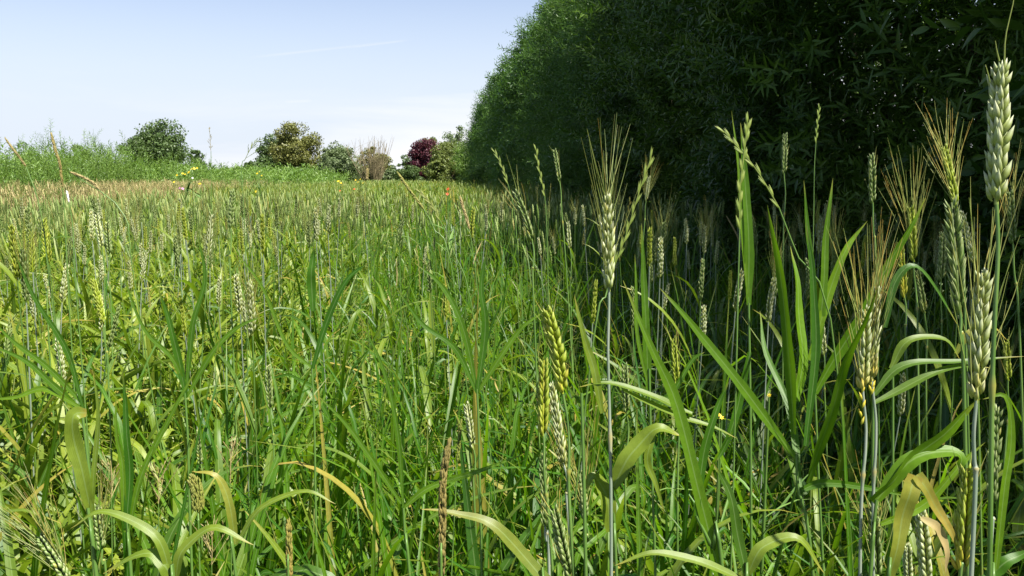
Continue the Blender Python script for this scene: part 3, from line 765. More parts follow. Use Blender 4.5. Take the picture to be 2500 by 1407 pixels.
tag(link('wheat_leaves', mesh('wheat_leaves', lb, M_WLEAF)), 'broad arching green wheat leaves covering the field floor', 'leaves', kind='stuff')
def far_fill(n, a0, a1, wmul, lmul, seg):
    p, a = scatter(n, -6.4, 2.4, a0, a1); k = p > edge(a) - 0.3; p, a = p[k], a[k]; n = len(p); x, y = XY(p, a)
    fb.add(blades(P3(x, y, U(0.5, 0.84, n) + 0.05 * np.sin(a * .7 + p) * np.sin(p * 1.7 + a * .21)), U(0, 6.283, n), rng.normal(1.25, 0.25, n), U(0.16, 0.34, n) * lmul, U(0.006, 0.012, n) * wmul, np.abs(rng.normal(0.7, 0.6, n)), seg, 2, 0.2,
                  rng.normal(0, 0.8, n), rng.normal(0, 0.3, n), dry=(rng.random(n) < 0.14) * U(0.3, 0.9, n)))
far_fill(50000, 10.5, 24, 1.7, 1.15, 3)
p, a = scatter(9000, -6, 2.3, 7, 30); k = p > edge(a); p, a = p[k], a[k]; x, y = XY(p, a); n = len(x)   # taller grass between the ears
gb.add(blades(P3(x, y, U(.5, .75, n)), U(0, 6.28, n), rng.normal(1.3, .15, n), U(.25, .42, n), U(.008, .014, n) * (1 + a / 20), np.abs(rng.normal(.5, .5, n)), 3, 2))
far_fill(46000, 24, 66, 3.0, 1.3, 2)
tag(link('grass_blades', mesh('grass_blades', gb, M_GRASS)), 'fine upright green grass blades mixed through the crop', 'grass', kind='stuff')
tag(link('far_grass', mesh('far_grass', fb, M_FARLEAF)), 'yellow green grass and crop leaves in the far field', 'grass', kind='stuff')

# ------------------------------------------------------------------ dry tan grass along the coppice
db = Buf()
n = 15000
a = U(2, 30, n); p = edge(a) + 0.25 - U(0, 1.6, n) ** 1.0
dens = (0.30 + 0.70 * (np.sin(a * 1.1) + np.sin(a * 0.37 + 1) > 0.1)) * np.clip(1.2 - (a - 8) / 12, 0.12, 1)
k = rng.random(n) < dens; p, a = p[k], a[k]; x, y = XY(p, a); n = len(x)
h = U(0.94, 1.24, n)
l = rng.normal(0, 0.12, (n, 2))
C = np.stack([P3(x, y, h * 0.35), P3(x + l[:, 0] * .3, y + l[:, 1] * .3, h * .7), P3(x + l[:, 0], y + l[:, 1], h)], 1)
db.add(tubes(C, np.array([[0.0022, 0.002, 0.0014]]).repeat(n, 0), 3))
m = 3; tops = np.repeat(C[:, 2], m, 0) + rng.normal(0, 0.02, (n * m, 3))
db.add(blades(tops - np.array([0, 0, 0.08]), U(0, 6.28, n * m), rng.normal(1.1, 0.3, n * m), U(0.05, 0.12, n * m), U(0.004, 0.008, n * m), U(0, 1.2, n * m), 2, 2))
tag(link('dry_grass', mesh('dry_grass', db, M_DRY)), 'dry tan grass fringe in front of the tall green growth on the left', 'dry grass', kind='stuff')

# ------------------------------------------------------------------ willow leaves and shoots
def leaf_tm(l, w, curl=0.12, fold=0.18):
    V = np.array([[0, 0, 0], [-w / 2, l * .42, fold * w], [0, l * .45, -curl * l * .3], [w / 2, l * .42, fold * w], [0, l, -curl * l]])
    Q = np.array([[0, 2, 4, 1], [0, 3, 4, 2]])
    T = np.zeros((5, 4)); T[:, 0] = 0.5; T[:, 1] = [0, .4, .4, .4, 1]; T[:, 3] = [.5, 0, .5, 1, .5]
    return V, Q, T
def leaf_fine(l, w, curl=0.14, fold=0.15, cols=3):
    s = np.array([0, .16, .36, .58, .8, 1.0]); ww = w / 2 * np.array([.08, .72, 1, .86, .46, .02])
    us = np.array([-1, 0, 1.0])
    V = np.stack([np.outer(ww, us), np.repeat(s[:, None] * l * .98, 3, 1), np.outer(ww, np.abs(us)) * fold * 2 - (curl * l * s[:, None] ** 2)], -1).reshape(-1, 3)
    T = np.zeros((len(V), 4)); T[:, 0] = .5; T[:, 1] = np.repeat(s, 3); T[:, 3] = np.tile(us * .5 + .5, 6)
    return V, ribbon_faces(1, 6, 3), T
def sprig(Ls=0.28, nl=15, ll=0.075, lw=0.013, twig=True, fine=False):
    """a leafy shoot along +z"""
    b = Buf(); s = (np.arange(nl) + 0.5) / nl
    ang = np.arange(nl) * 2.4 + rng.normal(0, 0.3, nl)
    el = 0.95 - 0.1 * s + rng.normal(0, 0.2, nl)
    d = np.stack([np.cos(ang) * np.sin(el), np.sin(ang) * np.sin(el), np.cos(el)], -1)
    P = np.stack([np.zeros(nl), np.zeros(nl), s * Ls], -1)
    y = d; z = np.array([0, 0, 1.]) - d * d[:, 2:3]; z /= np.linalg.norm(z, axis=1, keepdims=True); x = np.cross(y, z)
    M = np.stack([x, y, z], -1) * (0.65 + 0.5 * np.sin(np.pi * (0.2 + s * .75)))[:, None, None]
    b.add(inst((leaf_fine if fine else leaf_tm)(ll, lw), P, M, rng.random(nl)))
    if twig:
        b.add(tubes(np.array([[[0, 0, -Ls * .3], [0, 0, Ls]]]), np.array([[0.0022, 0.0008]]), 3, 0.9))
    return b.arrays()
SPR = [sprig(), sprig(0.24, 12, 0.085, 0.016), sprig(0.32, 18, 0.07, 0.011)]
SPRF = [sprig(0.34, 9, 0.11, 0.022, False), sprig(0.3, 8, 0.12, 0.026, False)]
SPRN = [sprig(0.30, 17, 0.070, 0.0125, fine=True), sprig(0.26, 14, 0.078, 0.014, fine=True), sprig(0.34, 21, 0.068, 0.0105, fine=True)]
SPRB = [sprig(0.24, 10, 0.085, 0.026, fine=True), sprig(0.2, 8, 0.095, 0.028, fine=True)]

PROF_Z = np.array([0.0, 0.7, 1.3, 2.2, 3.2, 4.2, 5.0, 5.6, 6.1])
PROF_P = np.array([2.45, 2.15, 2.02, 2.00, 2.12, 2.42, 2.82, 3.25, 4.2])
def face(z, a):
    b = 0.13 * np.sin(a * 1.9 + 0.7 * z) + 0.11 * np.sin(a * 4.3 + 2 * z + 1) + 0.12 * np.sin(z * 3.1 + a * 0.6) + 0.12 * np.sin(a * 0.55 + 2)
    b = b + 0.45 * (0.55 - np.abs(np.sin(a * 0.95 + 0.25 * np.sin(z * 1.3))) ) * np.clip(a / 6, 0.55, 1)
    b = b + 0.30 * np.clip((a - 9) / 6, 0, 1) * (np.sin(a * 1.35 + 0.9 * z) * 0.6 + np.sin(a * 0.47) * 0.6)
    return np.interp(z, PROF_Z, PROF_P) + b + 0.12

def willow(a0, a1, label, nshell, ninner, sprigs, scale=1.0, zmax=6.0, broad=False):
    ac = (a0 + a1) / 2
    gx_, gy_ = W(3.4, ac)
    r = root('willow_tree', (gx_, gy_, 0), label, 'willow tree', 'willow trees of the tall hedge')
    b = Buf()
    for shell in (True, False):
        n = nshell if shell else ninner
        a = U(a0 - 0.25, a1 + 0.25, n); z = U(0.25, zmax, n) ** 1.0
        uu = np.clip(np.abs(a - ac) / ((a1 - a0) / 2), 0, 1.1)
        rd = 1.0 if a0 > 5 else 0.35           # every crown is rounded, with a notch to the next
        f = face(z, a) + rd * (0.55 * uu ** 2.5 - 0.04); z = z * (1 + rd * (0.05 - 0.13 * uu ** 2))
        if shell:
            dep = np.abs(rng.normal(0, 0.22, n)) - 0.12
            p = f + dep
        else:
            dep = U(0.2, 3.6, n) ** 1.0; p = f + dep
            z = z + (zmax - z) * 0.0
        # rounded top: fewer high up and behind
        keep = z < zmax + 0.25 * np.sin(a * 2.3) - 0.0 * p
        p, a, z = p[keep], a[keep], z[keep]; n = len(p); dep = dep[keep]
        x, y = XY(p, a)
        outn = np.array([-PX, -PY, 0.0])
        d = rng.normal(0, 0.55, (n, 3)) + outn * (0.75 if shell else 0.1) + np.array([0, 0, 0.45])
        d[:, 0] += -PY * -0.1
        M = frames(d, None, U(0, 6.28, n)) * (U(0.75, 1.25, n) * scale)[:, None, None]
        w = rng.integers(0, len(sprigs), n)
        clump = 0.5 + 0.35 * np.sin(a * 3.1 + z * 2.3) + rng.normal(0, 0.15, n)
        sprigs_ = sprigs if shell else SPRF
        w = w % len(sprigs_)
        for q, tm in enumerate(sprigs_):
            kk = w == q
            b.add(inst(tm, P3(x, y, z)[kk], M[kk], np.clip(clump[kk], 0, 1)))
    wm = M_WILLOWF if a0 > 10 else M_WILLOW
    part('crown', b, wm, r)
    # long feathery side branches that stick out of the face
    t = Buf()
    for k in range(6 if a0 < 12 else 3):
        aa = ac + random.uniform(-0.35, 0.35) * (a1 - a0); base = W(3.3 + random.uniform(-.4, .4), aa)
        zt = random.uniform(3.2, 5.2); pt = W(float(face(zt, aa)) + 0.3, aa + random.uniform(-1, 1))
        C = catmull([[gx_ + random.uniform(-.2, .2), gy_ + random.uniform(-.2, .2), 0], [*base, zt * .45], [*pt, zt]], 9)
        t.add(tubes(C[None], np.linspace(0.055, 0.008, 9)[None], 7))
    part('trunk', t, M_BARK, r)
    # protruding shoots with their own leaves
    sb_ = Buf(); ns = 110 if a0 < 9 else 60
    for k in range(ns):
        aa = random.uniform(a0, a1); z0 = random.uniform(1.3, zmax - 0.15)
        f0 = float(face(z0, aa)); Ls = random.uniform(0.45, 1.05)
        st = np.array([*W(f0 + 0.35, aa), z0])
        dr = np.array([-PX, -PY, 0]) * random.uniform(.5, 1) + np.array([-PY, PX, 0]) * random.uniform(-.9, .5) + np.array([0, 0, random.uniform(-.15, .75)])
        dr /= np.linalg.norm(dr)
        C = catmull([st, st + dr * Ls * .5, st + dr * Ls + np.array([0, 0, -0.12 * Ls])], 10)
        sb_.add(tubes(C[None], np.linspace(0.004, 0.001, 10)[None], 4, 0.9))
        m = 4; ii = np.linspace(3, 9, m).astype(int)
        M = frames(np.repeat(dr[None], m, 0) + rng.normal(0, 0.18, (m, 3)), None, U(0, 6, m)) * U(1.0, 1.45, m)[:, None, None]
        sb_.add(inst(random.choice(sprigs), C[ii] - dr * 0.18, M, U(0.4, 1, m)))
    for k in range(26 if a0 > 7 else 6):      # loose shoots along the top edge
        aa = random.uniform(a0, a1); z0 = random.uniform(3.6, zmax); f0 = float(face(z0, aa)); Ls = random.uniform(0.5, 1.15)
        st = np.array([*W(f0 + 0.3, aa), z0]); dr = np.array([-PX, -PY, 0]) * random.uniform(.2, .9) + np.array([-PY, PX, 0]) * random.uniform(-.6, .4) + np.array([0, 0, random.uniform(.2, 1.)])
        dr /= np.linalg.norm(dr); C = catmull([st, st + dr * Ls * .6, st + dr * Ls + np.array([0, 0, -0.2 * Ls])], 10)
        sb_.add(tubes(C[None], np.linspace(0.004, 0.001, 10)[None], 4, 0.9)); ii = np.array([3, 5, 6, 7, 8, 9]); m = 6
        sb_.add(inst(random.choice(sprigs), C[ii] - dr * 0.15, frames(np.repeat(dr[None], m, 0) + rng.normal(0, 0.35, (m, 3)), None, U(0, 6, m)) * U(.8, 1.2, m)[:, None, None], U(0.5, 1, m)))
    part('branches', sb_, wm, r)
    return r
HED = [(-4.2, -1.6, 'n'), (-1.6, 0.9, 'n'), (0.9, 3.1, 'n'), (3.1, 5.4, 'n'), (5.4, 8.0, 'n'), (8.0, 11.0, 'm'), (11, 14.5, 'm'), (14.5, 19, 'm'), (19, 25, 'f'), (25, 32, 'f'), (32, 41, 'f'), (41, 52, 'f')]
HLAB = ['willow behind the camera, first of the hedge', 'dark willow of the hedge beside the camera, before the frame', 'nearest dark willow of the hedge with big leaves, at the right edge', 'dark willow of the hedge behind the bearded wheat pair',
        'dark willow of the hedge behind the drooping grass spikes', 'willow of the hedge behind the lone bearded ear, in deep shade', 'willow of the hedge whose top leaves meet the frame edge at the sky',
        'willow of the hedge with feathery sunlit crown edge against the sky', 'willow further down the hedge with leaning sunlit side', 'low-looking willow near the far third of the hedge', 'far willow of the hedge, pale green in the sun', 'farthest willow where the hedge ends at the field corner']
for (a0, a1, t), lab in zip(HED, HLAB):
    if a1 < 1: willow(a0, a1, lab, 1500, 2600, SPRF, 1.1, zmax=5.3)  # unseen willows, height shaped to sun the near ears and shade the low leaves
    elif t == 'n': willow(a0, a1, lab, 3900, 4200, SPRN if a0 > 3.0 else SPRN[:2] + SPRB, 1.05)
    elif t == 'm': willow(a0, a1, lab, 3800, 3600, SPRN if a0 < 10 else SPR, 1.15)
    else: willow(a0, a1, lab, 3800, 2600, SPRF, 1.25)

# ------------------------------------------------------------------ willow coppice on the left
cb = Buf()
def shoots(n, p0, p1, a0, a1, hmin, hmax, tm, per, sc):
    p, a = U(p0, p1, n), U(a0, a1, n)
    p = p + 5.5 + edge(a) - 0.9
    x, y = XY(p, a)
    h = U(hmin, hmax, n) + 0.18 * np.sin(a * 0.9 + p) + 0.12 * np.sin(a * 2.3)
    h = h * np.clip((edge(a) - 0.4 - p) * 0.45 + 0.70, 0.6, 1.0) * (1 - 0.10 * np.clip((15 - a) / 6, 0, 1))
    h = h * (1 - 0.15 * np.clip((a - 13) / 14, 0, 1))
    ln = rng.normal(0, 0.10, (n, 2))
    for j in range(per):
        f = (j + 0.6) / per; zz = h * f - 0.16
        kk = zz > 0.25
        P = P3(x + ln[:, 0] * f, y + ln[:, 1] * f, zz)[kk]; m = len(P)
        D = np.concatenate([rng.normal(0, 0.42, (m, 2)), np.ones((m, 1))], 1)
        cb.add(inst(tm[j % len(tm)], P, frames(D, None, U(0, 6.28, m)) * (U(0.8, 1.2, m) * sc)[:, None, None], U(0.1, 1, m)))
    if a0 < 25:
        C = np.stack([P3(x, y, np.zeros(n)), P3(x + ln[:, 0], y + ln[:, 1], h * .97)], 1)
        cb.add(tubes(C, np.array([[0.006, 0.002]]).repeat(n, 0), 3, 0.9))
shoots(2000, -8.6, -5.5, 3, 17, 1.35, 1.78, SPR, 7, 1.0)
shoots(170, -8.0, -5.8, 6, 26, 1.8, 2.15, SPR, 9, 0.8)
shoots(1100, -9.0, -5.5, 17, 32, 1.4, 1.8, SPRF, 6, 1.0)
shoots(1500, -10, -5.4, 32, 75, 1.4, 1.8, SPRF, 4, 1.9)
shoots(700, -16, -8.6, 12, 45, 1.5, 1.95, SPRF, 4, 1.6)
tag(link('willow_coppice', mesh('willow_coppice', cb, M_COPP)), 'tall green leafy willow growth along the left side of the field', 'coppice', kind='stuff')

# ------------------------------------------------------------------ far trees
def crown_geo(c, rad, nl, per, leaf, rough=0.35, low=-0.6, seed=0, narrow=0.5):
    g = np.random.default_rng(seed)
    d = g.normal(size=(nl * 2, 3)); d /= np.linalg.norm(d, axis=1, keepdims=True)
    d = d[d[:, 2] > low][:nl]
    lc = d * np.array(rad) * g.uniform(0.4, 0.92, (len(d), 1))
    lr = np.mean(rad) * g.uniform(0.12, 0.36, len(d)) 
    k = len(d); n = k * per
    li = np.repeat(np.arange(k), per)
    dd = g.normal(size=(n, 3)); dd /= np.linalg.norm(dd, axis=1, keepdims=True)
    P = lc[li] + dd * lr[li][:, None] * g.uniform(0.55, 1.15, (n, 1)) * np.array([1, 1, 0.75]) + np.array(c)
    D = dd + g.normal(0, 0.7, (n, 3))
    M = frames(D, None, g.uniform(0, 6.28, n)) * g.uniform(0.6, 1.3, n)[:, None, None]
    q = np.array([[-.5, 0, 0], [0, -narrow, .1], [.5, 0, 0], [0, narrow, .1]]) * leaf
    tm = (q, np.array([[0, 1, 2, 3]]), np.tile([[0.5, 0.3, 0, 0.5]], (4, 1)))
    return inst(tm, P, M, np.clip(0.25 + 0.5 * g.random(n) + 0.25 * g.random(k)[li], 0, 1)), lc + np.array(c)
def px_tree(name, label, cat, x0, x1, ytop, d, mat, nl=60, per=170, leaf=0.15, group=None, seed=0, ybot=None, narrow=0.5, limbs=14, depth=1.0):
    xc = (x0 + x1) / 2
    top = at(xc, ytop, d); zt = top[2]
    rx = (x1 - x0) / 2 / F * d
    bot = 0.3 if ybot is None else at(xc, ybot, d)[2]
    rz = (zt - bot) / 2; c = np.array([top[0], top[1], bot + rz])
    r = root(name, (c[0], c[1], 0), label, cat, group)
    g, lc = crown_geo(c, (rx * 0.95, rx * depth, rz), nl, per, leaf, seed=seed, narrow=narrow, low=-0.85)
    part('crown', g, mat, r)
    b = Buf()
    b.add(tubes(catmull([[c[0], c[1], 0], [c[0] + .1, c[1], c[2] * .5], [c[0], c[1], c[2] + rz * .3]], 8)[None], np.linspace(0.05 * rx + .06, 0.03, 8)[None], 8))
    for q in lc[:limbs]:
        b.add(tubes(catmull([[c[0], c[1], c[2] * .35], (np.array([c[0], c[1], c[2] * .6]) + q) / 2, q], 6)[None], np.linspace(0.022 * rx + .02, 0.015, 6)[None], 5))
    part('trunk', b, M_BARK, r)
    return r
px_tree('round_tree', 'round dark green tree alone above the left growth', 'tree', 292, 462, 290, 80, M_TGREEN, 95, 230, 0.17, seed=3, ybot=450)
px_tree('small_tree', 'small dark green bush at the right foot of the round tree', 'bush', 440, 500, 358, 78, M_TGREEN, 30, 150, 0.15, seed=4)
px_tree('dark_tree', 'dark green tree behind the left side of the olive tree', 'tree', 606, 740, 325, 72, M_TGREEN, 70, 200, 0.15, seed=5)
px_tree('dark_bush', 'low dark bush at the left foot of the olive tree', 'bush', 585, 670, 378, 66, M_TGREEN, 40, 170, 0.14, seed=6)
px_tree('olive_tree', 'olive brown-green pointed tree in the middle distance', 'tree', 655, 785, 288, 62, M_TOLIVE, 100, 230, 0.12, seed=7)
px_tree('grey_green_bush', 'grey-green rounded bush right of the olive tree', 'bush', 765, 880, 345, 64, M_TGREY, 80, 190, 0.11, seed=8)
px_tree('green_bush', 'lower green bush in front of the grey-green one', 'bush', 790, 890, 372, 56, M_TGREY, 60, 190, 0.10, seed=9)
px_tree('willow_bush', 'small willow bush at the foot of the olive tree', 'bush', 768, 815, 372, 50, M_TGREY, 40, 190, 0.09, seed=19, narrow=0.2)
px_tree('bush', 'olive bush behind the bare twigs', 'bush', 868, 952, 356, 60, M_TOLIVE, 50, 180, 0.11, seed=10)
px_tree('bush', 'low green bush right of the bare twigs', 'bush', 925, 972, 405, 58, M_TGREY, 30, 150, 0.10, seed=11)
px_tree('small_tree', 'small thin tree in the gap left of the dark red tree', 'tree', 962, 1010, 375, 84, M_TGREEN, 30, 120, 0.13, seed=12)
px_tree('dark_red_tree', 'dark red-leaved round tree right of the gap', 'tree', 992, 1082, 326, 60, M_TRED, 80, 230, 0.11, seed=13)
px_tree('lime_tree', 'yellow-green tree behind the dark red one', 'tree', 1012, 1075, 318, 68, M_TLIME, 50, 200, 0.11, seed=14)
px_tree('lime_tree', 'tall yellow-green tree between the dark red tree and the hedge', 'tree', 1055, 1125, 326, 66, M_TLIME, 60, 200, 0.11, seed=15)
px_tree('grey_tree', 'pale grey-green open tree rising behind the yellow-green trees', 'tree', 1060, 1165, 300, 84, M_TGREY, 60, 140, 0.14, seed=16)
px_tree('green_bush', 'bright green bush in front of the dark red tree', 'bush', 1030, 1110, 362, 48, M_TLIME, 60, 200, 0.09, seed=17)
px_tree('willow_bush', 'sunlit willow bush at the far end of the hedge', 'bush', 1100, 1205, 322, 44, M_COPP, 60, 200, 0.09, seed=18, narrow=0.2)
px_tree('willow_bush', 'low sunlit willow bush bulging from the foot of the far hedge', 'bush', 1128, 1215, 395, 30, M_COPP, 60, 200, 0.075, seed=21, narrow=0.2)
px_tree('distant_tree', 'hazy tree top peeping above the left growth', 'tree', 165, 215, 340, 60, M_TGREY, 30, 150, 0.13, seed=22)
px_tree('bush', 'leafy hump above the growth near the left edge', 'bush', 20, 110, 345, 34, M_COPP, 50, 150, 0.09, seed=23, narrow=0.2)

px_tree('bush', 'low dark bush left of the dark bush by the olive tree', 'bush', 548, 625, 396, 70, M_TGREEN, 30, 150, 0.13, seed=31)
px_tree('bush', 'low green bush under the olive tree, right side', 'bush', 730, 800, 395, 54, M_TGREEN, 30, 150, 0.11, seed=32)
px_tree('bush', 'low dark bush between the bare twigs and the dark red tree', 'bush', 955, 1040, 402, 56, M_TGREEN, 34, 160, 0.11, seed=33)
px_tree('bush', 'low olive bush under the yellow-green tree', 'bush', 1070, 1150, 385, 50, M_TOLIVE, 34, 160, 0.10, seed=34)
px_tree('bush', 'leafy green bush behind the bare twigs, right part', 'bush', 895, 965, 372, 63, M_TGREEN, 40, 160, 0.11, seed=35)
# a line of distant woodland closes the horizon
wb = Buf()
for k in range(70):
    xx = -330 + k * 9.6 + random.uniform(-3, 3); yy = 300 + random.uniform(-15, 15); h = random.uniform(3.5, 6.5)
    g, _ = crown_geo(np.array([xx, yy, h * .45]), (8, 6, h * .55), 16, 60, 1.0, seed=100 + k, low=-0.9)
    wb.add(g)
tag(link('far_woodland', mesh('far_woodland', wb, M_TGREEN)), 'line of distant woodland on the horizon', 'woodland', kind='stuff')

# bare twiggy bush
bc = at(912, 435, 55); br = root('bare_bush', (bc[0], bc[1], 0), 'leafless brown twiggy bush with fanning stems', 'bush')
bt = Buf()
for k in range(95):
    t_ = np.array([bc[0] + random.gauss(0, .65), bc[1] + random.gauss(0, .5), random.uniform(2.2, 4.1)])
    mid = np.array([bc[0] + (t_[0] - bc[0]) * .6, bc[1] + (t_[1] - bc[1]) * .6, t_[2] * .55])
    C = catmull([[bc[0] + random.gauss(0, .15), bc[1], 0], mid, t_], 7)
    bt.add(tubes(C[None], np.linspace(0.020, 0.005, 7)[None], 4))
    for j in range(3):
        i = random.randint(3, 5); e = C[i] + np.array([random.gauss(0, .25), random.gauss(0, .25), random.uniform(.3, .8)])
        bt.add(tubes(np.stack([C[i], (C[i] + e) / 2 + .03, e])[None], np.array([[0.009, 0.006, 0.004]]), 3))
part('twigs', bt, M_BARE, br)

# ------------------------------------------------------------------ hero grass blades and grass plants
def leafpx(pts, width_px, mat, parent, d, d2=None, rnd=0.5, dry=0.0, name='leaf', **kw):
    m = len(pts); d2 = d if d2 is None else d2
    P = [at(q[0], q[1], (q[2] if len(q) > 2 else d + (d2 - d) * i / (m - 1))) for i, q in enumerate(pts)]
    return part(name, strap(P, width_px / F * (d + d2) / 2, rnd=rnd, dry=dry, **kw), mat, parent)
def plant(label, stem_px, d, leaves, mat=M_GRASS, name='grass_plant', srad=0.0016, cat='grass plant'):
    top = at(*stem_px[0], d); low = stem_px[-1]
    q, g = stem_path(top, low, d)
    r = root(name, g, label, cat)
    mids = [at(*s_, d) for s_ in stem_px[:-1]]
    C = catmull(mids + [q, (q + g) / 2, g], 16)
    part('stem', tubes(C[None], np.linspace(srad * .8, srad * 1.2, 16)[None], 7, 0.4), M_STEM, r)
    for L_ in leaves:
        L_ = dict(L_); pts = L_.pop('p'); w = L_.pop('w'); m_ = L_.pop('m', mat)
        leafpx(pts, w, m_, r, L_.pop('d', d), L_.pop('d2', None), rnd=L_.pop('rnd', random.random()) * (0.75 if L_.get('face') or mat is M_WLEAF else 1.0), dry=L_.pop('dry', 0.0), **L_)
    return r

plant('tall clump of bright green upright leaves right of centre, the biggest grass plant', [(1945, 1110), (1950, 1200), (1985, 1400)], 0.74, [
    dict(p=[(1938, 1060, .72), (1925, 860, .70), (1903, 660, .68), (1873, 500, .66)], w=24, rnd=.5, face=[-.5, -1, .2]), dict(p=[(1948, 980, .74), (1958, 860, .76), (1948, 720, .78), (1932, 600, .80)], w=34, rnd=.8, face=[.6, -1, .3]),
    dict(p=[(1968, 1090, .78), (1992, 850, .82), (1985, 680, .86), (1968, 545, .9)], w=24, rnd=.2, face=[-.8, -1, .1]), dict(p=[(1975, 1180, .74), (2030, 1000, .7), (2080, 850, .66), (2145, 705, .62)], w=34, rnd=.7, face=[.3, -1, .3]),
    dict(p=[(1940, 1115), (1800, 930), (1700, 805), (1610, 702)], w=26, rnd=.5), dict(p=[(1955, 1210, .74), (1930, 1010, .78), (1870, 860, .82), (1855, 760, .86)], w=20, rnd=.3),
    dict(p=[(1950, 1200), (2010, 1180), (2110, 1190), (2230, 1215)], w=20, rnd=.3)])
plant('grass plant with one very broad blade running up to the right behind the bearded pair', [(1990, 960), (2000, 1200), (2010, 1400)], 0.95, [
    dict(p=[(1990, 960), (2090, 790), (2180, 630), (2262, 480)], w=34, rnd=.6, face=[.4, -1, .2]), dict(p=[(1990, 940), (2010, 700), (2018, 560), (2034, 435)], w=20, rnd=.5),
    dict(p=[(1975, 880), (2030, 700), (2065, 610), (2117, 540)], w=22, rnd=.95), dict(p=[(1985, 900), (1985, 700), (1972, 560), (1962, 440)], w=16, rnd=.3)])
plant('grass plant with a tall flat blade beside the pale flowering spike', [(1828, 740), (1832, 1000), (1835, 1390)], 0.92, [
    dict(p=[(1828, 745), (1828, 600), (1818, 420), (1808, 300)], w=24, rnd=.4), dict(p=[(1828, 745), (1812, 560), (1802, 400), (1786, 270)], w=10, rnd=.7), dict(p=[(1830, 860), (1800, 1000), (1770, 1090), (1745, 1130)], w=20, rnd=.2)])
plant('long arching grass blade sweeping down from the centre to the lower right', [(1700, 1260), (1740, 1340), (1765, 1400)], 0.62, [
    dict(p=[(1765, 1430), (1705, 1200), (1650, 980), (1590, 850), (1522, 685)], w=30, rnd=.6, wprof=[.9, 1, 1, .85, .5, .05]),
    dict(p=[(1700, 1260), (1720, 1100), (1750, 1000), (1780, 930)], w=22, rnd=.2)])
plant('grass plant with tall narrow blades left of the clump', [(1585, 900), (1590, 1100), (1600, 1390)], 0.9, [
    dict(p=[(1585, 980), (1578, 820), (1572, 680), (1566, 545)], w=20, rnd=.4), dict(p=[(1588, 960), (1556, 820), (1553, 700), (1550, 620)], w=10, rnd=.6),
    dict(p=[(1588, 1000), (1640, 960), (1690, 880), (1720, 860)], w=14, rnd=.3)])
plant('wheat plant leaf pair reaching right in front of the dark, below the zigzag ear', [(2132, 970), (2130, 1180), (2128, 1400)], 0.78, [
    dict(p=[(2134, 965), (2200, 895), (2330, 882), (2500, 872)], w=22, rnd=.3, face=[0, -.6, 1]), dict(p=[(2134, 985), (2230, 935), (2330, 895), (2420, 900)], w=22, rnd=.4, face=[0, -.6, 1])], mat=M_WLEAF, name='wheat_plant', cat='wheat')
plant('wheat plant with one broad glowing leaf rising to the waxy stem', [(2140, 1220), (2130, 1320), (2125, 1400)], 0.66, [
    dict(p=[(2130, 1225), (2200, 1150), (2290, 1070), (2395, 975)], w=44, rnd=.9, wprof=[.8, 1, 1, .8, .1], face=[.8, -.2, .6]),
    dict(p=[(2140, 1220), (2220, 1130), (2310, 1100), (2345, 1120), (2330, 1180)], w=44, rnd=.8, face=[0, -.5, 1]),
    dict(p=[(2150, 1280), (2260, 1230), (2340, 1140), (2405, 1080)], w=22, rnd=.9)], mat=M_GRASS, name='wheat_plant', cat='wheat')
plant('wheat plant with a folded withered brown leaf at the lower right', [(2170, 1400), (2168, 1440), (2165, 1480)], 0.62, [
    dict(p=[(2170, 1420), (2195, 1310), (2215, 1220), (2236, 1162)], w=44, rnd=.9, dry=.35, wprof=[.5, .8, 1, .9], m=M_WLEAF),
    dict(p=[(2240, 1160), (2270, 1210), (2310, 1280), (2345, 1345)], w=34, rnd=.9, dry=1.0, wprof=[.9, .8, .6, .1], m=M_WLEAF, name='withered_leaf'),
    dict(p=[(2250, 1265), (2290, 1290), (2310, 1340), (2310, 1400)], w=22, rnd=.9, dry=1.0, m=M_DRY, name='withered_leaf')], mat=M_WLEAF, name='wheat_plant', cat='wheat')
plant('wheat plant with a grey arching leaf in the shade at the right', [(2180, 900), (2180, 1100), (2180, 1350)], 0.95, [
    dict(p=[(2175, 900), (2215, 835), (2300, 825), (2345, 880)], w=22, rnd=.6, face=[0, -.6, 1]),
    dict(p=[(2160, 800), (2185, 690), (2230, 650), (2290, 710), (2340, 800)], w=20, rnd=.1, face=[0, -.6, 1]),
    dict(p=[(2330, 870), (2370, 810), (2420, 800), (2460, 830)], w=16, rnd=.8, dry=.5, face=[0, -.6, 1])], mat=M_WLEAF, name='wheat_plant', cat='wheat')
plant('wheat plant with a broad grey-green arching leaf right of the lone stem', [(1495, 1190), (1500, 1290), (1505, 1400)], 0.74, [
    dict(p=[(1495, 1190), (1545, 1105), (1600, 1050), (1668, 1062)], w=48, rnd=.9, face=[0, -.6, 1]), dict(p=[(1600, 1050), (1580, 1120), (1600, 1180), (1625, 1260)], w=18, rnd=.9),
    dict(p=[(1490, 1300), (1480, 1210), (1450, 1165), (1425, 1200)], w=40, rnd=.9, face=[0, -.6, 1])], mat=M_WLEAF, name='wheat_plant', cat='wheat')
plant('wheat plant with a long leaf arching right across the lone stem', [(1420, 960), (1425, 1150), (1430, 1380)], 0.70, [
    dict(p=[(1690, 1010), (1610, 975), (1500, 936), (1412, 945)], w=20, rnd=.6, face=[0, -.6, 1]), dict(p=[(1520, 950), (1640, 1010), (1720, 1035), (1800, 1070)], w=18, rnd=.7, face=[0, -.6, 1]),
    dict(p=[(1470, 1010), (1450, 900), (1425, 820), (1402, 720)], w=20, rnd=.9)], mat=M_WLEAF, name='wheat_plant', cat='wheat')
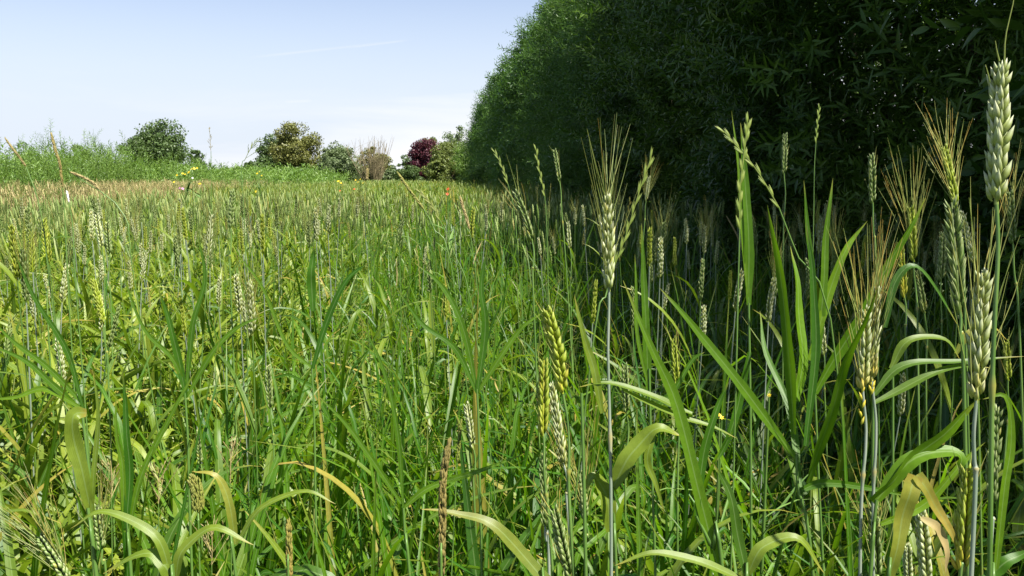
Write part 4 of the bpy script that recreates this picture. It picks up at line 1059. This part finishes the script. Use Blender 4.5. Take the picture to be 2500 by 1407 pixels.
plant('wheat leaf with a yellow and orange withered tip low in the centre', [(1320, 1407), (1330, 1450), (1335, 1500)], 0.66, [
    dict(p=[(1330, 1420), (1260, 1335), (1190, 1275), (1110, 1252), (1030, 1245)], w=34, rnd=.4, dry=.28, face=[0, -.7, 1], wprof=[1, 1, .9, .6, .35, .05])], mat=M_WLEAF, name='wheat_plant', cat='wheat')
plant('grass plant with long thin blades crossing low in the centre', [(985, 1240), (990, 1320), (1000, 1400)], 0.85, [
    dict(p=[(985, 1240), (1050, 1190), (1170, 1150), (1282, 1108)], w=16, rnd=.6), dict(p=[(980, 1230), (900, 1110), (840, 1030), (770, 960)], w=14, rnd=.5),
    dict(p=[(985, 1240), (970, 1050), (935, 900), (880, 780)], w=12, rnd=.4)])
plant('wheat plant with a broad pale leaf curling over in the lower left', [(215, 1240), (225, 1320), (235, 1400)], 0.64, [
    dict(p=[(222, 1260), (205, 1160), (180, 1080), (182, 1015), (210, 1008)], w=40, rnd=.95, wprof=[.5, .9, 1, .9, .5]),
    dict(p=[(222, 1280), (230, 1150), (240, 1000), (225, 900)], w=14, rnd=.8)], mat=M_WLEAF, name='wheat_plant', cat='wheat')
plant('grass plant with an upright dark blade in the lower left', [(310, 1260), (315, 1330), (320, 1400)], 0.8, [
    dict(p=[(310, 1290), (316, 1150), (308, 1030), (300, 900)], w=22, rnd=.1), dict(p=[(312, 1300), (350, 1150), (420, 1010), (480, 900)], w=16, rnd=.6),
    dict(p=[(305, 1300), (300, 1150), (285, 1060), (282, 960)], w=14, rnd=.7)])
plant('wheat plant with an arching leaf over the hanging yellow head', [(560, 1300), (570, 1350), (575, 1400)], 0.8, [
    dict(p=[(575, 1330), (560, 1230), (530, 1165), (468, 1150)], w=22, rnd=.8, dry=.4, face=[0, -.6, 1]), dict(p=[(575, 1330), (640, 1240), (740, 1200), (820, 1230)], w=18, rnd=.8, face=[0, -.6, 1])], mat=M_WLEAF, name='wheat_plant', cat='wheat')
plant('grass plant leaning in from the left edge with long diagonal blades', [(200, 1000), (220, 1180), (230, 1400)], 0.78, [
    dict(p=[(205, 1010), (130, 940), (60, 880), (-30, 840)], w=16, rnd=.4), dict(p=[(205, 990), (120, 900), (40, 840), (-30, 770)], w=14, rnd=.5),
    dict(p=[(205, 1000), (110, 950), (40, 970), (-30, 975)], w=14, rnd=.8), dict(p=[(205, 1000), (160, 850), (80, 720), (30, 600)], w=14, rnd=.2)])
plant('grass plant with dark blades fanning up in the left middle field', [(452, 960), (460, 1100), (465, 1300)], 1.0, [
    dict(p=[(455, 970), (432, 860), (412, 780), (385, 700)], w=18, rnd=.2), dict(p=[(455, 970), (520, 860), (580, 800), (650, 770)], w=14, rnd=.5),
    dict(p=[(455, 970), (425, 880), (350, 800), (290, 640)], w=12, rnd=.5), dict(p=[(455, 960), (470, 800), (500, 680), (480, 560)], w=14, rnd=.3)])
plant('grass plant with a stiff blade rising to the left of centre', [(762, 900), (768, 1050), (772, 1300)], 1.15, [
    dict(p=[(765, 760), (760, 690), (763, 640), (768, 600)], w=22, rnd=.2), dict(p=[(764, 900), (800, 780), (850, 680), (905, 640)], w=16, rnd=.1), dict(p=[(764, 900), (700, 840), (640, 700), (570, 610)], w=10, rnd=.6)])
plant('grass plant with long blades in the dark middle below the hedge end', [(1165, 950), (1170, 1100), (1175, 1350)], 0.95, [
    dict(p=[(1165, 960), (1130, 800), (1080, 700), (1010, 640)], w=16, rnd=.4), dict(p=[(1165, 960), (1185, 800), (1175, 700), (1190, 600)], w=18, rnd=.2),
    dict(p=[(1165, 960), (1110, 850), (1030, 790), (960, 690)], w=14, rnd=.3), dict(p=[(1165, 960), (1230, 860), (1275, 800), (1330, 760)], w=14, rnd=.6)])
plant('wheat plant arching at the lower edge below the big clump', [(1820, 1400), (1822, 1450), (1824, 1500)], 0.6, [
    dict(p=[(1825, 1400), (1865, 1335), (1945, 1315), (2015, 1400)], w=34, rnd=.9, face=[0, -.6, 1]), dict(p=[(1825, 1420), (1800, 1300), (1780, 1200), (1740, 1130)], w=26, rnd=.2),
    dict(p=[(1830, 1420), (1700, 1370), (1600, 1350), (1500, 1380)], w=24, rnd=.8, face=[0, -.6, 1])], mat=M_WLEAF, name='wheat_plant', cat='wheat')
plant('wheat plant with hanging leaves in the lower left corner', [(420, 1400), (425, 1450), (430, 1500)], 0.62, [
    dict(p=[(425, 1420), (400, 1380), (360, 1350), (250, 1400)], w=36, rnd=.7, face=[0, -.6, 1]), dict(p=[(425, 1420), (450, 1340), (520, 1290), (620, 1330)], w=30, rnd=.9, face=[0, -.6, 1]),
    dict(p=[(420, 1420), (380, 1310), (260, 1250), (170, 1290)], w=24, rnd=.8, face=[0, -.6, 1])], mat=M_WLEAF, name='wheat_plant', cat='wheat')
plant('wheat plant with leaf ends in the bottom right corner', [(2420, 1400), (2422, 1450), (2424, 1500)], 0.6, [
    dict(p=[(2400, 1420), (2440, 1385), (2480, 1360), (2530, 1340)], w=34, rnd=.3, face=[0, -.6, 1]),
    dict(p=[(2430, 1420), (2450, 1200), (2470, 1080), (2455, 970), (2400, 975)], w=22, rnd=.7)], mat=M_GRASS, name='wheat_plant', cat='wheat')

# ------------------------------------------------------------------ flowering grasses
def head_geo(C, kind, wid, dry=0.2):
    """seed head along the points C (n,3)"""
    b = Buf(); n = len(C); t = np.gradient(C, axis=0); t /= np.linalg.norm(t, axis=1, keepdims=True)
    L = np.linalg.norm(C[-1] - C[0])
    b.add(tubes(C[None], np.full((1, n), min(wid * 0.09, 0.0004 if kind == 'panicle' else 1)), 5, 0.5, dry))
    if kind == 'spike':                  # flat alternate spikelets
        m = max(9, int(L / 0.0085)); f = np.linspace(0.0, 0.97, m)
        P = np.stack([np.interp(f, np.linspace(0, 1, n), C[:, i]) for i in range(3)], -1)
        T_ = np.stack([np.interp(f, np.linspace(0, 1, n), t[:, i]) for i in range(3)], -1)
        sg = np.where(np.arange(m) % 2, 1, -1)[:, None]
        sd_ = np.cross(T_, np.array([0.2, -1, 0.1])); sd_ /= np.linalg.norm(sd_, axis=1, keepdims=True)
        for off in (0.10, 0.22):
            b.add(inst(ovoid(0.0145, wid * .40, wid * .30, 5, 5), P + sd_ * sg * wid * .08, frames(T_ + sd_ * sg * off, sd_) * U(.85, 1.1, m)[:, None, None], rng.random(m), np.full(m, dry)))
    elif kind == 'tail':                 # dense cylinder of tiny spikelets
        m = int(L / 0.00022 * max(1, wid / 0.006)) ; f = rng.random(m)
        P = np.stack([np.interp(f, np.linspace(0, 1, n), C[:, i]) for i in range(3)], -1)
        T_ = np.stack([np.interp(f, np.linspace(0, 1, n), t[:, i]) for i in range(3)], -1)
        o = rng.normal(size=(m, 3)); o -= T_ * (o * T_).sum(1)[:, None]; o /= np.linalg.norm(o, axis=1, keepdims=True)
        tp = np.clip((1 - f) * 6, 0.25, 1) * np.clip(f * 10 + .4, .4, 1)
        b.add(inst(ovoid(0.0038, 0.0019, 0.0014, 4, 4), P + o * (wid * .30 * tp)[:, None], frames(T_ + o * 0.14) * U(.8, 1.25, m)[:, None, None], rng.random(m), np.full(m, dry)))
    else:                                # loose panicle
        m = max(14, int(L / 0.008)); f = np.sort(rng.random(m) * .95)
        P = np.stack([np.interp(f, np.linspace(0, 1, n), C[:, i]) for i in range(3)], -1)
        T_ = np.stack([np.interp(f, np.linspace(0, 1, n), t[:, i]) for i in range(3)], -1)
        o = rng.normal(size=(m, 3)); o -= T_ * (o * T_).sum(1)[:, None]; o /= np.linalg.norm(o, axis=1, keepdims=True)
        ln = wid * (1.1 - f) * U(.6, 1.4, m)
        E = P + (o * 0.8 + T_ * 1.3) * ln[:, None]
        b.add(tubes(np.stack([P, E], 1), np.full((m, 2), 0.0003), 3))
        for q in range(3):
            fq = 0.5 + q * .25; pp = P + (E - P) * fq
            b.add(inst(ovoid(0.0042, 0.0011, 0.0009, 4, 4), pp, frames(T_ + o * .5 + rng.normal(0, .2, (m, 3))) * U(.8, 1.2, m)[:, None, None], rng.random(m), np.full(m, dry)))
    return b
def tall_grass(label, head, stem, d, kind, width_px, mat=M_HEAD, dry=0.05, group=None, d2=None, srad=0.0010, smat=M_STEM):
    H = catmull([at(q[0], q[1], q[2] if len(q) > 2 else d) for q in head], 14)[::-1]     # from foot to tip
    q, g = stem_path(H[0], stem[-1], d if d2 is None else d2)
    r = root('flowering_grass', g, label, 'flowering grass', group)
    C = catmull([H[0]] + [at(*s_, d) for s_ in stem[:-1]] + [q, (q + g) / 2, g], 16)
    part('stem', tubes(C[None], np.linspace(srad * .7, srad * 1.2, 16)[None], 6, 0.5), smat, r)
    part('seed_head', head_geo(H, kind, width_px / F * d, dry), mat, r)
    return r
TG = tall_grass
TG('upright green grass spike with flat spikelets against the dark hedge', [(1826, 300), (1818, 360), (1806, 470), (1806, 560)], [(1802, 700), (1795, 1000)], 0.85, 'spike', 24)
TG('drooping green grass spike leaning right, crossing the upright one', [(1768, 322), (1805, 365), (1850, 420), (1902, 508)], [(1945, 620), (2040, 860)], 0.88, 'spike', 20)
TG('out of focus green grass spike leaning right of the lone bearded ear', [(1590, 385), (1560, 470), (1530, 570), (1500, 650)], [(1480, 720), (1440, 900)], 0.80, 'spike', 16)
TG('thick brown foxtail head rising from the lower edge left of centre', [(1096, 1082), (1082, 1170), (1080, 1290), (1078, 1420)], [(1078, 1500)], 0.48, 'tail', 20, M_BROWN, 0.2)
TG('short yellow-brown foxtail head at the lower edge', [(704, 1280), (706, 1340), (706, 1430)], [(706, 1500)], 0.55, 'tail', 17, M_HEAD, 0.6)
TG('hanging fuzzy yellow-green head low on the left', [(470, 1165), (478, 1190), (482, 1215), (484, 1250)], [(488, 1400)], 0.8, 'tail', 44, M_HEAD, 0.3)
TG('brown pointed grass head rising above the growth at the left', [(126, 330), (136, 370), (146, 400), (153, 460)], [(160, 560), (170, 760)], 1.15, 'tail', 6, M_BROWN, 0.3)
TG('brown grass head bending left near the left edge', [(14, 340), (30, 362), (48, 385), (64, 408)], [(100, 520), (130, 760)], 1.2, 'tail', 5, M_BROWN, 0.1)
TG('thin straight stalk standing against the sky left of the trees', [(511, 312), (513, 340), (515, 370)], [(516, 440), (520, 640)], 1.8, 'panicle', 5, M_BROWN, 0.2, srad=.0007)
TG('loose drooping oat-like grass against the sky beside the dark bush', [(636, 340), (622, 350), (608, 370), (598, 390)], [(590, 420), (600, 640)], 1.3, 'panicle', 14, M_HEAD, 0.1, srad=.0007)
TG('pale dry grass stalk leaning right above the tan fringe', [(240, 460), (225, 445), (200, 432), (170, 420)], [(300, 520), (330, 700)], 1.3, 'tail', 7, M_DRY, 0.2)
TG('long pale grass stalk leaning left from the middle field', [(972, 424), (990, 450), (1015, 485), (1035, 512)], [(1060, 560), (1110, 700)], 1.2, 'tail', 7, M_HEAD, 0.4)
TG('curving grass stalk with a short spike in the middle field', [(1027, 470), (1045, 490), (1060, 510), (1075, 540)], [(1110, 620), (1160, 800)], 1.25, 'spike', 10, M_HEAD, 0.2)
TG('white-tipped upright stalk on the left', [(164, 472), (166, 482), (168, 495)], [(178, 560), (190, 760)], 1.1, 'tail', 3, M_WHITE, 0.0)
TG('green grass spike leaning left at the foot of the hedge', [(1208, 372), (1220, 395), (1232, 425), (1240, 450)], [(1256, 520), (1270, 700)], 1.5, 'spike', 9)
TG('thin zigzag green grass spike left of the upright grey-green ear', [(1309, 366), (1313, 400), (1322, 440), (1330, 480)], [(1335, 560), (1340, 760)], 1.45, 'spike', 12)
TG('pale leaning grass head above the middle of the crop', [(1124, 482), (1130, 505), (1138, 530), (1146, 560)], [(1155, 620), (1170, 760)], 1.5, 'tail', 8, M_DRY, 0.2)
TG('tan grass stalk standing straight in front of the far bushes', [(897, 412), (896, 425), (896, 440)], [(896, 480), (898, 560)], 3.2, 'tail', 9, M_DRY, .2)
TG('slender green grass head low beside the short pale ear', [(1126, 1030), (1122, 1060), (1120, 1090), (1116, 1130)], [(1110, 1250)], 1.0, 'tail', 9, M_HEAD, .2)
TG('dim slim grass spike before the dark hedge at the upper right', [(2000, 265), (1997, 290), (1994, 320), (1992, 350)], [(1988, 420), (1984, 640)], 1.7, 'spike', 11, M_HEAD, 0.0)
# pink-brown panicles of fine grass low on the left
for (xx, yy, lab) in [(270, 1165, 'fine brown loose panicle beside the curled leaf'), (385, 1180, 'fine brown loose panicle right of the upright dark blade'), (515, 1330, 'pale brown loose panicle near the lower edge, left of the foxtail'), (560, 1130, 'fine brown loose panicle right of the hanging yellow head')]:
    TG(lab, [(xx, yy - 40), (xx + 3, yy), (xx + 2, yy + 50)], [(xx + 4, yy + 200)], 0.85, 'panicle', 55, M_DRY, 0.3, group='loose brown panicles low on the left', srad=.0006)

# scattered tall grasses that rise over the crop: copies of three
def tg_variant(kind, mat, L, w, bend):
    C = catmull([[0, 0, 0], [0.01, 0, 0.5], [0.03, 0, 0.95]], 9)
    H = catmull([[0.03, 0, 0.95], [0.03 + bend * .4, 0, 0.95 + L * .5], [0.03 + bend, 0, 0.95 + L]], 10)
    return mesh('stem', tubes(C[None], np.linspace(0.0013, 0.0008, 9)[None], 4), M_STEM), mesh('seed_head', head_geo(H, kind, w, 0.4), mat)
TV = [tg_variant('spike', M_HEAD, 0.14, 0.007, 0.04), tg_variant('tail', M_HEAD, 0.08, 0.005, 0.02), tg_variant('tail', M_BROWN, 0.09, 0.006, 0.05), tg_variant('panicle', M_DRY, 0.12, 0.03, 0.03), tg_variant('tail', M_DRY, 0.1, 0.005, 0.06)]
cnt = 0
while cnt < 80:
    p, a = random.uniform(-5.5, 1.6), random.uniform(1.8, 9) ** 1.0
    x, y = W(p, a); u = x / y * F + 1250
    if not (0 < u < 2500): continue
    o = bpy.data.objects.new('flowering_grass', None); COL.objects.link(o); o.empty_display_size = .05
    o.location = (x, y, 0); o.rotation_euler = (random.gauss(0, .1), random.gauss(0, .1), random.uniform(0, 6.28)); s = random.uniform(.92, 1.12); o.scale = (s, s, s)
    kv = random.choice([0, 0, 0, 1, 1, 1, 4, 3]); lab = ['green flowering grass with a flat spike rising over the crop', 'green flowering grass with a slim round head rising over the crop', 'grass with a brown head rising over the crop', 'grass with a loose tan panicle rising over the crop', 'grass with a dry tan head rising over the crop'][kv]
    tag(o, lab, 'flowering grass', 'tall grasses scattered over the field', 'thing'); link('stem', TV[kv][0], o); link('seed_head', TV[kv][1], o); cnt += 1

# ------------------------------------------------------------------ flowers
def flower_geo(c, rad, npet=10, nrm=(0, -0.6, 0.8), cup=0.2):
    n = np.array(nrm, float); n /= np.linalg.norm(n); M = frames(n[None])[0]
    tm = leaf_tm(1.0, 0.42, 0.1, 0.05); b = Buf()
    for k in range(npet):
        an = k * 2 * math.pi / npet; d = M @ np.array([math.cos(an), math.sin(an), cup]); d /= np.linalg.norm(d)
        x_ = np.cross(d, n); x_ /= np.linalg.norm(x_); z_ = np.cross(x_, d)
        V, Q, T = tm; b.add((V * rad @ np.stack([x_, d, z_], -1).T + c, Q, T))
    b.add(xform(ovoid(rad * .3, rad * .6, rad * .6, 6, 4), M, c))
    return b
def flower_plant(label, name, cat, heads, d, mat, rad, npet=10, group=None, stemlow=None):
    pts = [at(hx, hy, d) for hx, hy in heads]; cx = np.mean(pts, 0)
    r = root(name, (cx[0], cx[1], 0), label, cat, group)
    b = Buf()
    for P in pts:
        b.add(tubes(catmull([[cx[0], cx[1], 0], [cx[0], cx[1], P[2] * .75], P], 8)[None], np.linspace(.004, .0012, 8)[None], 4))
    m = 14; b.add(blades(P3(np.full(m, cx[0]), np.full(m, cx[1]), U(.4, cx[2] - .1, m)), U(0, 6.28, m), U(.3, 1, m), U(.08, .16, m), U(.015, .03, m) * (0.2 if d < 3 else 1), U(0, 1, m), 3, 3))
    part('stem', b, M_STEM, r)
    for P in pts:
        nr = (random.uniform(-.6, .6), -random.uniform(.3, 1), random.uniform(.4, 1))
        part('flower', flower_geo(P, 0.85 * rad * random.uniform(.8, 1.2), npet, nr), mat, r)
    return r
FP = flower_plant
FP('yellow ragwort with a row of flower heads before the left growth', 'ragwort', 'flower', [(432, 428), (446, 424), (452, 426), (461, 421), (468, 413), (474, 412), (481, 411), (425, 445)], 9.0, M_YEL, 0.020)
FP('single bright yellow flower right below the row of ragwort', 'yellow_flower', 'flower', [(488, 449)], 7.0, M_YEL, 0.020)
FP('small white flower beside the ragwort', 'white_flower', 'flower', [(470, 435)], 8.5, M_WHITE, 0.016)
FP('small pink flower at the edge of the tan grass', 'pink_flower', 'flower', [(438, 460), (446, 461)], 8.5, M_PINK, 0.018)
FP('yellow flowers in the growth left of the olive tree foot', 'ragwort', 'flower', [(628, 424), (634, 419), (639, 429), (638, 438), (625, 468)], 11.0, M_YEL, 0.018)
FP('yellow flowers before the grey-green bush', 'ragwort', 'flower', [(826, 443), (832, 447), (828, 468)], 12.0, M_YEL, 0.024)
FP('yellow flowers before the bare twigs', 'ragwort', 'flower', [(868, 440), (874, 445), (880, 438), (886, 447)], 12.0, M_YEL, 0.020)
FP('pair of orange-red flowers above the crop left of the hedge foot', 'red_flower', 'flower', [(1094, 462), (1092, 474)], 3.6, M_RED, 0.013, 6)
FP('faint orange flower in the crop before the bushes', 'orange_flower', 'flower', [(865, 462), (830, 466)], 9, M_RED, 0.016, 6)
FP('tiny yellow flower on a thin stem below the big grass clump, left', 'yellow_flower', 'flower', [(1757, 1014), (1762, 1020)], 1.15, M_YEL, 0.004, 6)
FP('tiny yellow flower on a thin stem left of the big grass clump', 'yellow_flower', 'flower', [(1878, 965)], 1.1, M_YEL, 0.004, 6)

for o in bpy.data.objects:
    if '_o' in o: del o['_o']
